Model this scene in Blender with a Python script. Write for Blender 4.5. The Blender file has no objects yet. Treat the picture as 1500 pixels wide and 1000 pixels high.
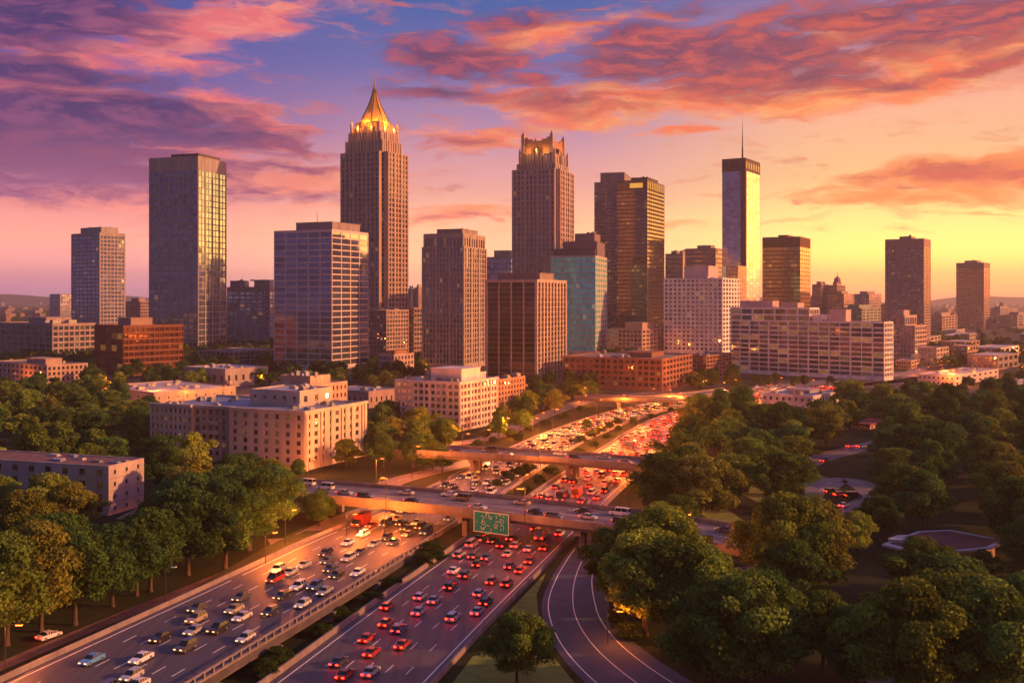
import bpy, math, random
import numpy as np
from mathutils import Vector, Matrix
R = math.radians
rnd = random.Random(11)
scene = bpy.context.scene
COL = scene.collection

# ------------------------------------------------------------------ camera, sky, sun, exposure
CAM_H, F, HOR = 60.0, 1500.0, 437.0          # metres above the road, focal length in photo pixels, horizon row
cam_d = bpy.data.cameras.new("camera")
cam = bpy.data.objects.new("camera", cam_d); COL.objects.link(cam)
cam.location = (0, 0, CAM_H); cam.rotation_euler = (R(90), 0, 0)
cam_d.sensor_width = 36; cam_d.lens = 36; cam_d.shift_y = -(500 - HOR) / 1500
cam_d.clip_start = 1; cam_d.clip_end = 40000
scene.camera = cam
scene.view_settings.view_transform = 'Standard'; scene.view_settings.look = 'None'
scene.view_settings.gamma = 1; scene.view_settings.exposure = 0.25
scene.view_settings.use_curve_mapping = False
scene.cycles.use_denoising = True
scene.cycles.max_bounces = 5; scene.cycles.diffuse_bounces = 2; scene.cycles.glossy_bounces = 3
scene.cycles.transmission_bounces = 2; scene.cycles.volume_bounces = 0; scene.cycles.transparent_max_bounces = 4
scene.cycles.sample_clamp_indirect = 4; scene.cycles.sample_clamp_direct = 0
scene.cycles.caustics_reflective = False; scene.cycles.caustics_refractive = False

SUN_AZ, SUN_EL = 97.0, 18.0
sd = bpy.data.lights.new("sun", 'SUN'); sun = bpy.data.objects.new("sun", sd); COL.objects.link(sun)
sd.energy = 5.0; sd.angle = R(0.6); sd.color = (1.0, 0.38, 0.12)
sdir = Vector((math.sin(R(SUN_AZ)) * math.cos(R(SUN_EL)), math.cos(R(SUN_AZ)) * math.cos(R(SUN_EL)), math.sin(R(SUN_EL))))
sun.rotation_euler = sdir.to_track_quat('Z', 'Y').to_euler(); sun.location = (600, 300, 300)

def lin(r, g, b):
    f = lambda c: (c / 255 / 12.92) if c / 255 <= 0.04045 else ((c / 255 + 0.055) / 1.055) ** 2.4
    return (f(r), f(g), f(b), 1.0)

def azel(px, py):
    x, y, z = (px - 750) / F, 1.0, (HOR - py) / F
    return math.degrees(math.atan2(x, y)), math.degrees(math.atan2(z, math.hypot(x, y)))

world = bpy.data.worlds.new("World"); scene.world = world; world.use_nodes = True
def build_sky():
    nt = world.node_tree; nt.nodes.clear(); N = nt.nodes; L = nt.links
    def math_(op, a, b=None, clamp=False):
        n = N.new('ShaderNodeMath'); n.operation = op; n.use_clamp = clamp
        for i, v in enumerate((a, b)):
            if v is None: continue
            if isinstance(v, (int, float)): n.inputs[i].default_value = v
            else: L.new(v, n.inputs[i])
        return n.outputs[0]
    def mrange(v, a, b, c=0.0, d=1.0, smooth=True):
        n = N.new('ShaderNodeMapRange'); n.interpolation_type = 'SMOOTHSTEP' if smooth else 'LINEAR'
        L.new(v, n.inputs[0])
        for i, x in enumerate((a, b, c, d)): n.inputs[i + 1].default_value = x
        return n.outputs[0]
    def mix(f, a, b):
        n = N.new('ShaderNodeMix'); n.data_type = 'RGBA'
        if isinstance(f, (int, float)): n.inputs[0].default_value = f
        else: L.new(f, n.inputs[0])
        for i, v in ((6, a), (7, b)):
            if isinstance(v, tuple): n.inputs[i].default_value = v
            else: L.new(v, n.inputs[i])
        return n.outputs[2]
    tc = N.new('ShaderNodeTexCoord'); sep = N.new('ShaderNodeSeparateXYZ'); L.new(tc.outputs['Generated'], sep.inputs[0])
    az = math_('MULTIPLY', math_('ARCTAN2', sep.outputs[0], sep.outputs[1]), 57.29578)
    el = math_('MULTIPLY', math_('ARCSINE', sep.outputs[2]), 57.29578)
    def ramp(stops):
        n = N.new('ShaderNodeValToRGB'); L.new(mrange(el, 0, 40, smooth=False), n.inputs[0])
        e = n.color_ramp.elements
        while len(e) > 1: e.remove(e[-1])
        e[0].position = stops[0][0] / 40; e[0].color = lin(*stops[0][1])
        for p, c in stops[1:]:
            k = e.new(p / 40); k.color = lin(*c)
        return n.outputs[0]
    Lr = ramp([(0, (165, 118, 150)), (.6, (190, 130, 158)), (1.6, (226, 148, 150)), (3.2, (244, 158, 138)), (6, (222, 138, 150)), (9, (130, 98, 160)), (13, (84, 88, 160)), (17, (62, 82, 156)), (28, (76, 96, 150)), (40, (90, 108, 152))])
    Cr = ramp([(0, (246, 170, 140)), (1.5, (254, 190, 140)), (4, (254, 186, 142)), (7, (232, 165, 166)), (9.5, (180, 138, 172)), (12.5, (110, 112, 172)), (16, (58, 98, 165)), (28, (76, 96, 150)), (40, (90, 108, 152))])
    Rr = ramp([(0, (240, 140, 92)), (.9, (250, 178, 88)), (2.4, (255, 216, 104)), (4.5, (255, 214, 128)), (7, (254, 200, 142)), (10, (250, 182, 150)), (13, (196, 142, 160)), (16, (130, 116, 165)), (28, (76, 96, 150)), (40, (90, 108, 152))])
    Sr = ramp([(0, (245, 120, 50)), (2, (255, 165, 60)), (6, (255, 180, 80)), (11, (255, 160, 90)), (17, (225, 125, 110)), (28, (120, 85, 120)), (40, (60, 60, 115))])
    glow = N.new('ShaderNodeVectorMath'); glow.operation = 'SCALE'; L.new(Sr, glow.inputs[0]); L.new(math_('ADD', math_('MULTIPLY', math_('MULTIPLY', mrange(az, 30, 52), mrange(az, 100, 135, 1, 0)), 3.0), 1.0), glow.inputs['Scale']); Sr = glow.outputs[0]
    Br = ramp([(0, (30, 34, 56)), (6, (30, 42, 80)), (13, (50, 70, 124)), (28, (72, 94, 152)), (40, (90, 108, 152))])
    c = mix(mrange(az, -24, -2), Lr, Cr)
    c = mix(mrange(az, 1, 19), c, Rr)
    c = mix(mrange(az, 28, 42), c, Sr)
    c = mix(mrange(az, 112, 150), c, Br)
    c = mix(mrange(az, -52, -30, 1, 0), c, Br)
    # broad glow over the sunken sun
    def vec(a, e):
        n = N.new('ShaderNodeCombineXYZ'); L.new(a, n.inputs[0]); L.new(e, n.inputs[1]); return n.outputs[0]
    def noise(scale, detail, rough, v, dist=0.0):
        n = N.new('ShaderNodeTexNoise'); n.inputs['Scale'].default_value = scale; n.inputs['Detail'].default_value = detail
        n.inputs['Roughness'].default_value = rough; n.inputs['Distortion'].default_value = dist; L.new(v, n.inputs['Vector']); return n
    raw = vec(az, el)
    def scaled(v_, s_):
        n = N.new('ShaderNodeVectorMath'); n.operation = 'MULTIPLY'; L.new(v_, n.inputs[0]); n.inputs[1].default_value = s_; return n.outputs[0]
    def cen(o, k): return math_('MULTIPLY', math_('SUBTRACT', o, .5), k)
    n1 = noise(1.0, 5, 0.6, scaled(raw, (.16, .5, 1))); s1 = N.new('ShaderNodeSeparateColor'); L.new(n1.outputs['Color'], s1.inputs[0])
    v = vec(math_('ADD', az, cen(s1.outputs[0], 6.0)), math_('ADD', el, cen(s1.outputs[1], 2.2)))
    fb = noise(1.0, 8, 0.6, scaled(v, (.22, .85, 1)), 0.3).outputs['Fac']
    fine = noise(1.0, 7, 0.58, scaled(v, (.34, 1.9, 1)), 0.35).outputs['Fac']
    puff = noise(1.0, 9, 0.64, scaled(v, (.45, 1.25, 1)), 0.35).outputs['Fac']
    def field(blobs):
        acc = None
        for (px, py, w, h, rot, k) in blobs:
            a, e = azel(px, py)
            m = N.new('ShaderNodeMapping'); m.vector_type = 'TEXTURE'; L.new(v, m.inputs[0])
            m.inputs[1].default_value = (a, e, 0); m.inputs[2].default_value = (0, 0, R(rot)); m.inputs[3].default_value = (w * 1.7 / 26.2, h * 1.7 / 26.2, 1)
            g = N.new('ShaderNodeTexGradient'); g.gradient_type = 'SPHERICAL'; L.new(m.outputs[0], g.inputs[0])
            o = math_('MULTIPLY', g.outputs['Fac'], k)
            acc = o if acc is None else math_('MAXIMUM', acc, o)
        return acc
    LIT = [(300, 42, 150, 26, 12, 1.5), (390, 40, 50, 16, 6, 1.2), (190, 75, 110, 20, 4, 1.2), (85, 80, 80, 18, -8, 1.3), (70, 134, 110, 14, -2, 1.5), (225, 90, 80, 16, -4, 1.0), (285, 97, 80, 8, 2, 1.0), (310, 152, 40, 18, -16, 1.6), (375, 178, 70, 18, -14, 1.4),
           (250, 222, 110, 14, 1, 1.3), (400, 212, 80, 8, -6, 1.1), (410, 262, 140, 22, 0, 1.2), (290, 255, 120, 16, 0, 1.0), (140, 292, 190, 16, 0, 1.0), (430, 300, 120, 10, 0, .7), (785, 54, 75, 18, 8, 1.5), (730, 75, 60, 10, 0, .9), (830, 160, 100, 24, -3, 1.4), (740, 140, 70, 14, -4, .9),
           (690, 206, 85, 14, 0, 1.3), (640, 195, 60, 8, 0, .8), (680, 318, 110, 12, 0, 1.1), (960, 325, 110, 7, 0, .9), (1020, 142, 170, 18, 0, 1.5), (1140, 118, 90, 18, 0, 1.3), (1300, 78, 50, 12, 4, 1.6), (1250, 42, 60, 20, 8, 1.3), (1390, 98, 110, 26, 10, 1.6), (1220, 142, 170, 20, 2, 1.5), (1470, 80, 90, 22, 8, 1.5),
           (900, 152, 120, 10, 0, 1.1), (1000, 190, 60, 7, 0, 1.2), (1410, 268, 160, 26, 3, 1.9), (1330, 285, 100, 14, 0, 1.0), (1465, 245, 70, 20, 4, 1.2), (1450, 311, 60, 4, 0, .9), (1150, 323, 60, 4, 0, .7), (900, 30, 70, 12, 4, .6)]
    BODY = [(60, 22, 150, 48, 4, 1.6), (190, 20, 90, 24, 6, .8), (70, 108, 170, 18, -2, 1.2), (110, 172, 210, 32, -1, 1.9), (50, 220, 170, 46, 0, 1.7), (270, 190, 160, 22, -5, 1.5), (390, 203, 90, 10, -8, 1.1), (130, 255, 190, 28, 0, 1.4), (40, 285, 120, 14, -4, .9), (240, 240, 130, 12, 0, .9),
            (450, 284, 120, 9, 0, 1.0), (410, 243, 130, 6, 0, .8), (675, 86, 100, 26, -2, 1.5), (600, 78, 70, 9, 0, .8), (650, 134, 80, 11, 0, 1.0), (770, 32, 100, 16, 2, 1.0), (830, 150, 90, 16, -3, 1.0), (780, 120, 70, 12, -4, .9), (650, 208, 60, 9, 0, .8), (720, 322, 120, 6, 0, .7),
            (925, 58, 60, 24, 0, 1.4), (910, 102, 80, 24, 0, 1.4), (1010, 85, 110, 36, 0, 1.7), (1060, 118, 130, 22, 0, 1.4), (1130, 75, 100, 36, 2, 1.6), (1190, 108, 90, 24, 2, 1.3), (1110, 28, 70, 18, 2, .8), (1280, 20, 150, 24, 4, 1.3), (1340, 52, 110, 26, 6, 1.4), (1430, 30, 130, 36, 6, 1.4), (1470, 92, 70, 14, 8, .9), (1310, 125, 70, 11, 4, 1.0),
            (990, 16, 90, 14, 0, .7), (1420, 256, 130, 12, 3, .8), (1200, 22, 60, 14, 4, .8)]
    tex = math_('ADD', math_('ADD', cen(fb, 1.3), cen(fine, 1.5)), cen(puff, .9))
    dl = math_('ADD', field(LIT), tex); db = math_('ADD', field(BODY), math_('ADD', cen(fb, 1.4), math_('ADD', cen(fine, 1.7), cen(puff, 1.3))))
    # thin streaks of high cloud over the rest of the dome
    ci = noise(1.0, 7, 0.62, scaled(v, (.10, 1.3, 1)), 0.2).outputs['Fac']
    dl = math_('ADD', dl, cen(ci, .9))
    gate = mrange(el, 2.0, 5)
    fl = math_('MULTIPLY', mrange(dl, .05, .95), .94); fbod = math_('MULTIPLY', mrange(db, .06, 1.0), .94)
    fl = math_('MULTIPLY', fl, gate); fbod = math_('MULTIPLY', fbod, gate); thin = mrange(math_('ABSOLUTE', az), 28, 40, 1, .2); fl = math_('MULTIPLY', fl, thin); fbod = math_('MULTIPLY', fbod, thin)
    side = mrange(az, -20, 8)
    hi = mrange(el, 4.5, 10)
    litc = mix(side, lin(230, 110, 118), lin(248, 120, 78)); litc = mix(hi, mix(side, lin(248, 146, 128), lin(252, 138, 78)), litc)
    litc = mix(mrange(puff, .38, .72), litc, mix(side, lin(252, 146, 134), lin(255, 176, 112)))
    bodc = mix(hi, mix(side, lin(165, 100, 140), lin(232, 108, 84)), mix(side, lin(66, 52, 106), lin(116, 66, 94)))
    bodc = mix(mrange(math_('ADD', fine, cen(puff, .8)), .36, .72), bodc, mix(side, lin(136, 78, 120), lin(200, 90, 86)))
    c = mix(fl, c, litc); c = mix(fbod, c, bodc)
    low = mrange(el, -1.5, 0, 1, 0)
    c = mix(low, c, lin(120, 90, 95))
    bg = N.new('ShaderNodeBackground'); L.new(c, bg.inputs[0]); L.new(math_('ADD', math_('MULTIPLY', mrange(el, 0, 7, 1, 0), math_('ADD', math_('MULTIPLY', mrange(az, 2, 20), .45), .85)), .90), bg.inputs[1])
    out = N.new('ShaderNodeOutputWorld'); L.new(bg.outputs[0], out.inputs[0])
build_sky()

# ------------------------------------------------------------------ helpers
def at(px, py, z=0.0):
    d = (CAM_H - z) * F / (py - HOR)
    return Vector(((px - 750) / F * d, d, z))
def proj(p):
    return 750 + F * p[0] / p[1], HOR + F * (CAM_H - p[2]) / p[1]
def tag(o, label=None, cat=None, group=None, kind=None):
    if label: o['label'] = label
    if cat: o['category'] = cat
    if group: o['group'] = group
    if kind: o['kind'] = kind
    return o
def empty(name, loc, rz=0.0):
    o = bpy.data.objects.new(name, None); COL.objects.link(o)
    o.location = loc; o.rotation_euler = (0, 0, rz); o.empty_display_size = 1
    return o
def link(name, me, parent=None, loc=(0, 0, 0), rz=0.0):
    o = bpy.data.objects.new(name, me); COL.objects.link(o)
    o.location = loc; o.rotation_euler = (0, 0, rz)
    if parent: o.parent = parent
    return o
class MB:
    def __init__(s): s.v = []; s.f = []; s.m = []; s.r = []
    def quad(s, a, b, c, d, m=0, r=0.0):
        n = len(s.v); s.v += [tuple(a), tuple(b), tuple(c), tuple(d)]; s.f.append((n, n + 1, n + 2, n + 3)); s.m.append(m); s.r.append(r)
    def box(s, x0, x1, y0, y1, z0, z1, m=0, bottom=True, r=0.0):
        if x0 > x1: x0, x1 = x1, x0
        if y0 > y1: y0, y1 = y1, y0
        n = len(s.v)
        s.v += [(x0, y0, z0), (x1, y0, z0), (x1, y1, z0), (x0, y1, z0), (x0, y0, z1), (x1, y0, z1), (x1, y1, z1), (x0, y1, z1)]
        fs = [(0, 1, 5, 4), (1, 2, 6, 5), (2, 3, 7, 6), (3, 0, 4, 7), (4, 5, 6, 7)] + ([(3, 2, 1, 0)] if bottom else [])
        for f in fs: s.f.append(tuple(n + i for i in f)); s.m.append(m); s.r.append(r)
    def tube(s, p, q, r0, r1, n=8, m=0, cap=True):
        p, q = Vector(p), Vector(q); d = (q - p).normalized(); u = d.orthogonal().normalized(); w = d.cross(u); b = len(s.v)
        for c, r in ((p, r0), (q, r1)):
            for i in range(n):
                a = 2 * math.pi * i / n; s.v.append(tuple(c + (u * math.cos(a) + w * math.sin(a)) * r))
        for i in range(n):
            j = (i + 1) % n; s.f.append((b + i, b + j, b + n + j, b + n + i)); s.m.append(m); s.r.append(0)
        if cap:
            s.f.append(tuple(b + n + i for i in range(n))); s.m.append(m); s.r.append(0)
            s.f.append(tuple(b + i for i in reversed(range(n)))); s.m.append(m); s.r.append(0)
    def prism(s, pts, z0, z1, m=0):        # pts counter-clockwise in plan
        n = len(pts); b = len(s.v)
        s.v += [(x, y, z0) for x, y in pts] + [(x, y, z1) for x, y in pts]
        for i in range(n):
            j = (i + 1) % n; s.f.append((b + i, b + j, b + n + j, b + n + i)); s.m.append(m); s.r.append(0)
        s.f.append(tuple(b + n + i for i in range(n))); s.m.append(m); s.r.append(0)
    def mesh(s, name, mats):
        me = bpy.data.meshes.new(name); me.from_pydata(s.v, [], s.f)
        for m in (mats if isinstance(mats, (list, tuple)) else [mats]): me.materials.append(m)
        if any(s.m): me.polygons.foreach_set('material_index', s.m)
        if any(s.r):
            at_ = me.attributes.new('rnd', 'FLOAT', 'FACE'); at_.data.foreach_set('value', s.r)
        me.update(); return me
    def build(s, name, mats, parent=None, loc=(0, 0, 0), rz=0.0):
        return link(name, s.mesh(name, mats), parent, loc, rz)
def catmull(pts, n=8):
    P = [Vector(p) for p in pts]; P = [P[0] * 2 - P[1]] + P + [P[-1] * 2 - P[-2]]; out = []
    for i in range(1, len(P) - 2):
        for k in range(n):
            t = k / n; a, b, c, d = P[i - 1], P[i], P[i + 1], P[i + 2]
            out.append(0.5 * ((2 * b) + (c - a) * t + (2 * a - 5 * b + 4 * c - d) * t * t + (3 * b - a - 3 * c + d) * t ** 3))
    out.append(P[-2]); return out

# ------------------------------------------------------------------ materials
def newmat(name):
    m = bpy.data.materials.new(name); m.use_nodes = True
    nt = m.node_tree; return m, nt, nt.nodes['Principled BSDF']
def surf(name, col, rough=.8, var=.18, scale=.3, metal=0.0, streak=True, bump=0.0, spec=.3, lanes=False):
    m, nt, b = newmat(name); N, L = nt.nodes, nt.links
    tc = N.new('ShaderNodeTexCoord'); mp = N.new('ShaderNodeMapping'); L.new(tc.outputs['Object'], mp.inputs[0])
    mp.inputs[3].default_value = (3.2, .09, 1) if lanes else (1, 1, .25 if streak else 1)
    if lanes: mp.inputs[2].default_value = (0, 0, R(18))
    n = N.new('ShaderNodeTexNoise'); n.inputs['Scale'].default_value = scale; n.inputs['Detail'].default_value = 7; n.inputs['Roughness'].default_value = .65; L.new(mp.outputs[0], n.inputs[0])
    r = N.new('ShaderNodeMapRange'); r.inputs[1].default_value = .3; r.inputs[2].default_value = .7; r.inputs[3].default_value = 1 - var; r.inputs[4].default_value = 1 + var; L.new(n.outputs[0], r.inputs[0])
    mx = N.new('ShaderNodeVectorMath'); mx.operation = 'SCALE'; mx.inputs[0].default_value = col[:3]; L.new(r.outputs[0], mx.inputs['Scale'])
    L.new(mx.outputs[0], b.inputs['Base Color']); b.inputs['Roughness'].default_value = rough; b.inputs['Metallic'].default_value = metal
    b.inputs['Specular IOR Level'].default_value = spec
    if bump:
        bp = N.new('ShaderNodeBump'); bp.inputs['Strength'].default_value = bump; L.new(n.outputs[0], bp.inputs['Height']); L.new(bp.outputs[0], b.inputs['Normal'])
    return m
_wc = {}
def wallmat(col, rough=.75):
    k = tuple(round(c, 3) for c in col)
    if k not in _wc: _wc[k] = surf("wall_%d" % len(_wc), col, rough, .22, .16)
    return _wc[k]
def glass_mat(nm='window_glass', metal=.85):
    m, nt, b = newmat(nm); N, L = nt.nodes, nt.links
    oi = N.new('ShaderNodeObjectInfo'); a = N.new('ShaderNodeAttribute'); a.attribute_name = 'rnd'
    ad = N.new('ShaderNodeMath'); L.new(a.outputs['Fac'], ad.inputs[0]); L.new(oi.outputs['Random'], ad.inputs[1])
    fr = N.new('ShaderNodeMath'); fr.operation = 'FRACT'; L.new(ad.outputs[0], fr.inputs[0])
    wn = N.new('ShaderNodeTexWhiteNoise'); wn.noise_dimensions = '1D'; L.new(ad.outputs[0], wn.inputs['W'])
    s = N.new('ShaderNodeMapRange'); L.new(wn.outputs['Value'], s.inputs[0]); s.inputs[3].default_value = .72; s.inputs[4].default_value = 1.2
    mx = N.new('ShaderNodeVectorMath'); mx.operation = 'SCALE'; L.new(oi.outputs['Color'], mx.inputs[0]); L.new(s.outputs[0], mx.inputs['Scale'])
    L.new(mx.outputs[0], b.inputs['Base Color']); b.inputs['Metallic'].default_value = metal; b.inputs['Roughness'].default_value = .07
    # each pane sits a hair out of true
    ge = N.new('ShaderNodeNewGeometry'); sb = N.new('ShaderNodeVectorMath'); sb.operation = 'SUBTRACT'; L.new(wn.outputs['Color'], sb.inputs[0]); sb.inputs[1].default_value = (.5, .5, .5)
    sc = N.new('ShaderNodeVectorMath'); sc.operation = 'SCALE'; L.new(sb.outputs[0], sc.inputs[0]); sc.inputs['Scale'].default_value = .012
    tc = N.new('ShaderNodeTexCoord'); nz = N.new('ShaderNodeTexNoise'); nz.inputs['Scale'].default_value = .09; nz.inputs['Detail'].default_value = 2; L.new(ge.outputs['Position'], nz.inputs[0])
    s3 = N.new('ShaderNodeVectorMath'); s3.operation = 'SUBTRACT'; L.new(nz.outputs['Color'], s3.inputs[0]); s3.inputs[1].default_value = (.5, .5, .5)
    s4 = N.new('ShaderNodeVectorMath'); s4.operation = 'SCALE'; L.new(s3.outputs[0], s4.inputs[0]); s4.inputs['Scale'].default_value = .03
    a1 = N.new('ShaderNodeVectorMath'); L.new(sc.outputs[0], a1.inputs[0]); L.new(s4.outputs[0], a1.inputs[1])
    a2 = N.new('ShaderNodeVectorMath'); L.new(a1.outputs[0], a2.inputs[0]); L.new(ge.outputs['Normal'], a2.inputs[1])
    nn = N.new('ShaderNodeVectorMath'); nn.operation = 'NORMALIZE'; L.new(a2.outputs[0], nn.inputs[0]); L.new(nn.outputs[0], b.inputs['Normal'])
    # rooms with the lamps on: share of panes = object colour alpha
    lt = N.new('ShaderNodeMath'); lt.operation = 'LESS_THAN'; L.new(fr.outputs[0], lt.inputs[0]); L.new(oi.outputs['Alpha'], lt.inputs[1])
    st = N.new('ShaderNodeMath'); st.operation = 'MULTIPLY'; L.new(lt.outputs[0], st.inputs[0])
    s2 = N.new('ShaderNodeMapRange'); L.new(wn.outputs['Value'], s2.inputs[0]); s2.inputs[3].default_value = .02; s2.inputs[4].default_value = .20; 
    ni = N.new('ShaderNodeTexNoise'); ni.inputs['Scale'].default_value = 1.1; ni.inputs['Detail'].default_value = 4; L.new(ge.outputs['Position'], ni.inputs[0])
    ri = N.new('ShaderNodeMapRange'); L.new(ni.outputs[0], ri.inputs[0]); ri.inputs[1].default_value = .38; ri.inputs[2].default_value = .62; ri.inputs[3].default_value = .15; ri.inputs[4].default_value = 1.6
    sm = N.new('ShaderNodeMath'); sm.operation = 'MULTIPLY'; L.new(s2.outputs[0], sm.inputs[0]); L.new(ri.outputs[0], sm.inputs[1]); L.new(sm.outputs[0], st.inputs[1])
    b.inputs['Emission Color'].default_value = (1, .42, .09, 1); L.new(st.outputs[0], b.inputs['Emission Strength'])
    return m
GLASS = glass_mat(); GLASS_TINTED = glass_mat('tinted_glass', .35)
def emit(name, col, s):
    m, nt, b = newmat(name); b.inputs['Base Color'].default_value = (*col, 1); b.inputs['Emission Color'].default_value = (*col, 1); b.inputs['Emission Strength'].default_value = s
    b.inputs['Roughness'].default_value = .4; return m
ROOF = surf("roof_gravel", (.20, .18, .18), .9, .3, .25, streak=False)
ROOFL = surf("roof_pale_membrane", (.42, .40, .41), .8, .3, .2, streak=False)
ROOFB = surf("roof_bluish", (.20, .24, .32), .6, .35, .15, streak=False)
ROOFR = surf("roof_red", (.16, .045, .04), .8, .3, .3, streak=False)
METAL = surf("grey_metal", (.25, .25, .26), .45, .15, 1.0, metal=.6)
DARKM = surf("dark_metal", (.05, .05, .055), .5, .15, 1.0, metal=.4)
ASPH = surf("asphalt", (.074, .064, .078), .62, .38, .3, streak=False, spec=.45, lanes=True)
ASPH2 = surf("asphalt_pale", (.16, .125, .12), .6, .3, .15, streak=False, spec=.45)
CONC = surf("concrete", (.21, .175, .165), .85, .3, .35)
PAINT = surf("road_paint", (.75, .73, .68), .6, .2, 1.5, streak=False)
GRASS = surf("grass_verge", (.042, .055, .014), .95, .5, .12, streak=False, bump=.4)
GOLD = surf("gold_cladding", (.80, .44, .10), .4, .2, .3, metal=.3)
SODIUM = (1.0, .20, .02)

# ------------------------------------------------------------------ ground, hills, haze
def ground_mat():
    m, nt, b = newmat("ground_cover"); N, L = nt.nodes, nt.links
    ge = N.new('ShaderNodeNewGeometry'); n = N.new('ShaderNodeTexNoise'); n.inputs['Scale'].default_value = .02; n.inputs['Detail'].default_value = 9; n.inputs['Roughness'].default_value = .7; L.new(ge.outputs['Position'], n.inputs[0])
    n2 = N.new('ShaderNodeTexNoise'); n2.inputs['Scale'].default_value = .4; n2.inputs['Detail'].default_value = 6; L.new(ge.outputs['Position'], n2.inputs[0])
    r = N.new('ShaderNodeValToRGB'); L.new(n.outputs[0], r.inputs[0]); e = r.color_ramp.elements
    e[0].position = .38; e[0].color = (.022, .030, .010, 1); e[1].position = .62; e[1].color = (.045, .050, .018, 1)
    k = e.new(.5); k.color = (.032, .042, .012, 1)
    r2 = N.new('ShaderNodeValToRGB'); L.new(n.outputs[0], r2.inputs[0]); e = r2.color_ramp.elements
    e[0].position = .42; e[0].color = (.035, .045, .02, 1); e[1].position = .55; e[1].color = (.13, .11, .10, 1)
    sp = N.new('ShaderNodeSeparateXYZ'); L.new(ge.outputs['Position'], sp.inputs[0])
    mr = N.new('ShaderNodeMapRange'); L.new(sp.outputs[1], mr.inputs[0]); mr.inputs[1].default_value = 560; mr.inputs[2].default_value = 640
    mx = N.new('ShaderNodeMix'); mx.data_type = 'RGBA'; L.new(mr.outputs[0], mx.inputs[0]); L.new(r.outputs[0], mx.inputs[6]); L.new(r2.outputs[0], mx.inputs[7])
    m2 = N.new('ShaderNodeMix'); m2.data_type = 'RGBA'; m2.blend_type = 'MULTIPLY'; m2.inputs[0].default_value = .5; L.new(mx.outputs[2], m2.inputs[6]); L.new(n2.outputs['Color'], m2.inputs[7])
    L.new(m2.outputs[2], b.inputs['Base Color']); b.inputs['Roughness'].default_value = .95; b.inputs['Specular IOR Level'].default_value = .1
    return m
g = MB(); g.quad((-11000, -900, 0), (11000, -900, 0), (11000, 11500, 0), (-11000, 11500, 0))
tag(g.build('ground', ground_mat()), kind='structure')
hm = surf("hill_woods", (.035, .045, .03), .95, .4, .004, streak=False)
h = MB(); prev = None
hr = random.Random(5)
hx = [(-10500 + 21000 * i / 160) for i in range(161)]
for x in hx:
    z = 52 + 16 * math.sin(x / 900 + 1) + 22 * math.sin(x / 410 + 2) + 12 * math.sin(x / 170) + 45 * math.exp(-((x + 4000) / 700) ** 2) + 10 * math.exp(-((x - 4600) / 600) ** 2)
    cur = ((x, 9600, 0), (x, 10300, max(z, 20)), (x, 11200, 0))
    if prev: h.quad(prev[0], cur[0], cur[1], prev[1]); h.quad(prev[1], cur[1], cur[2], prev[2])
    prev = cur
tag(h.build('hills', hm), kind='structure')
def make_haze():
    b = MB(); b.box(-11200, 11200, -1000, 11800, -1, 345)
    m = bpy.data.materials.new("haze_air"); m.use_nodes = True; nt = m.node_tree; nt.nodes.clear()
    v = nt.nodes.new('ShaderNodeVolumePrincipled'); o = nt.nodes.new('ShaderNodeOutputMaterial'); nt.links.new(v.outputs[0], o.inputs['Volume'])
    v.inputs['Color'].default_value = (.98, .90, .88, 1); v.inputs['Density'].default_value = 8.5e-5; v.inputs['Anisotropy'].default_value = .35
    tag(b.build('haze', m), kind='stuff')

# ------------------------------------------------------------------ highway
def interp(tbl, y):
    if y <= tbl[0][0]: a, b = tbl[0], tbl[1]
    elif y >= tbl[-1][0]: a, b = tbl[-2], tbl[-1]
    else:
        for a, b in zip(tbl, tbl[1:]):
            if a[0] <= y <= b[0]: break
    t = (y - a[0]) / (b[0] - a[0]); return a[1] + (b[1] - a[1]) * t
def smooth_tbl(t): return [(p.y, p.x) for p in catmull([(x, y, 0) for y, x in t], 10)]
class Road:
    def __init__(s, centre, width, zt, nl, name): s.c = smooth_tbl(centre); s.w = width; s.z = zt; s.nl = nl; s.name = name
    def frame(s, y):
        x = interp(s.c, y); x2 = interp(s.c, y + 2); x1 = interp(s.c, y - 2)
        t = Vector((x2 - x1, 4, 0)).normalized(); return Vector((x, y, 0)), t, Vector((t.y, -t.x, 0))
    def at(s, y, off):                       # off metres to the right of the centre line
        p, t, n = s.frame(y); p = p + n * off; z = interp(s.z, y); k = (CAM_H - z) / CAM_H
        return Vector((p.x * k, p.y * k, z)), math.atan2(-t.x, t.y)
    def W(s, y): return interp(s.w, y)
    def lane_off(s, y, i):
        w = s.W(y); lw = (w - 5.0) / s.nl; return -w / 2 + 2.5 + lw * (i + .5)
left_road = Road([(95, -84.5), (160, -64.5), (204, -50.5), (246, -37.6), (291, -23.0), (327, -12.0), (370, 0.5), (413, 13.0), (466, 32.0), (532, 61), (588, 95), (652, 142), (735, 222), (850, 350)],
                 [(95, 31), (250, 30), (300, 26), (420, 24), (900, 23)], [(95, 3.2), (215, 3.2), (262, .06), (900, .06)], 7, 'left')
right_road = Road([(95, -43), (160, -25.2), (199, -14.5), (253, 1.2), (311, 18.5), (336, 26.2), (400, 46), (479, 72), (536, 98), (600, 137), (670, 196), (760, 300)],
                  [(95, 26), (250, 26), (330, 25), (900, 22)], [(95, .05), (900, .05)], 6, 'right')
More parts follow.
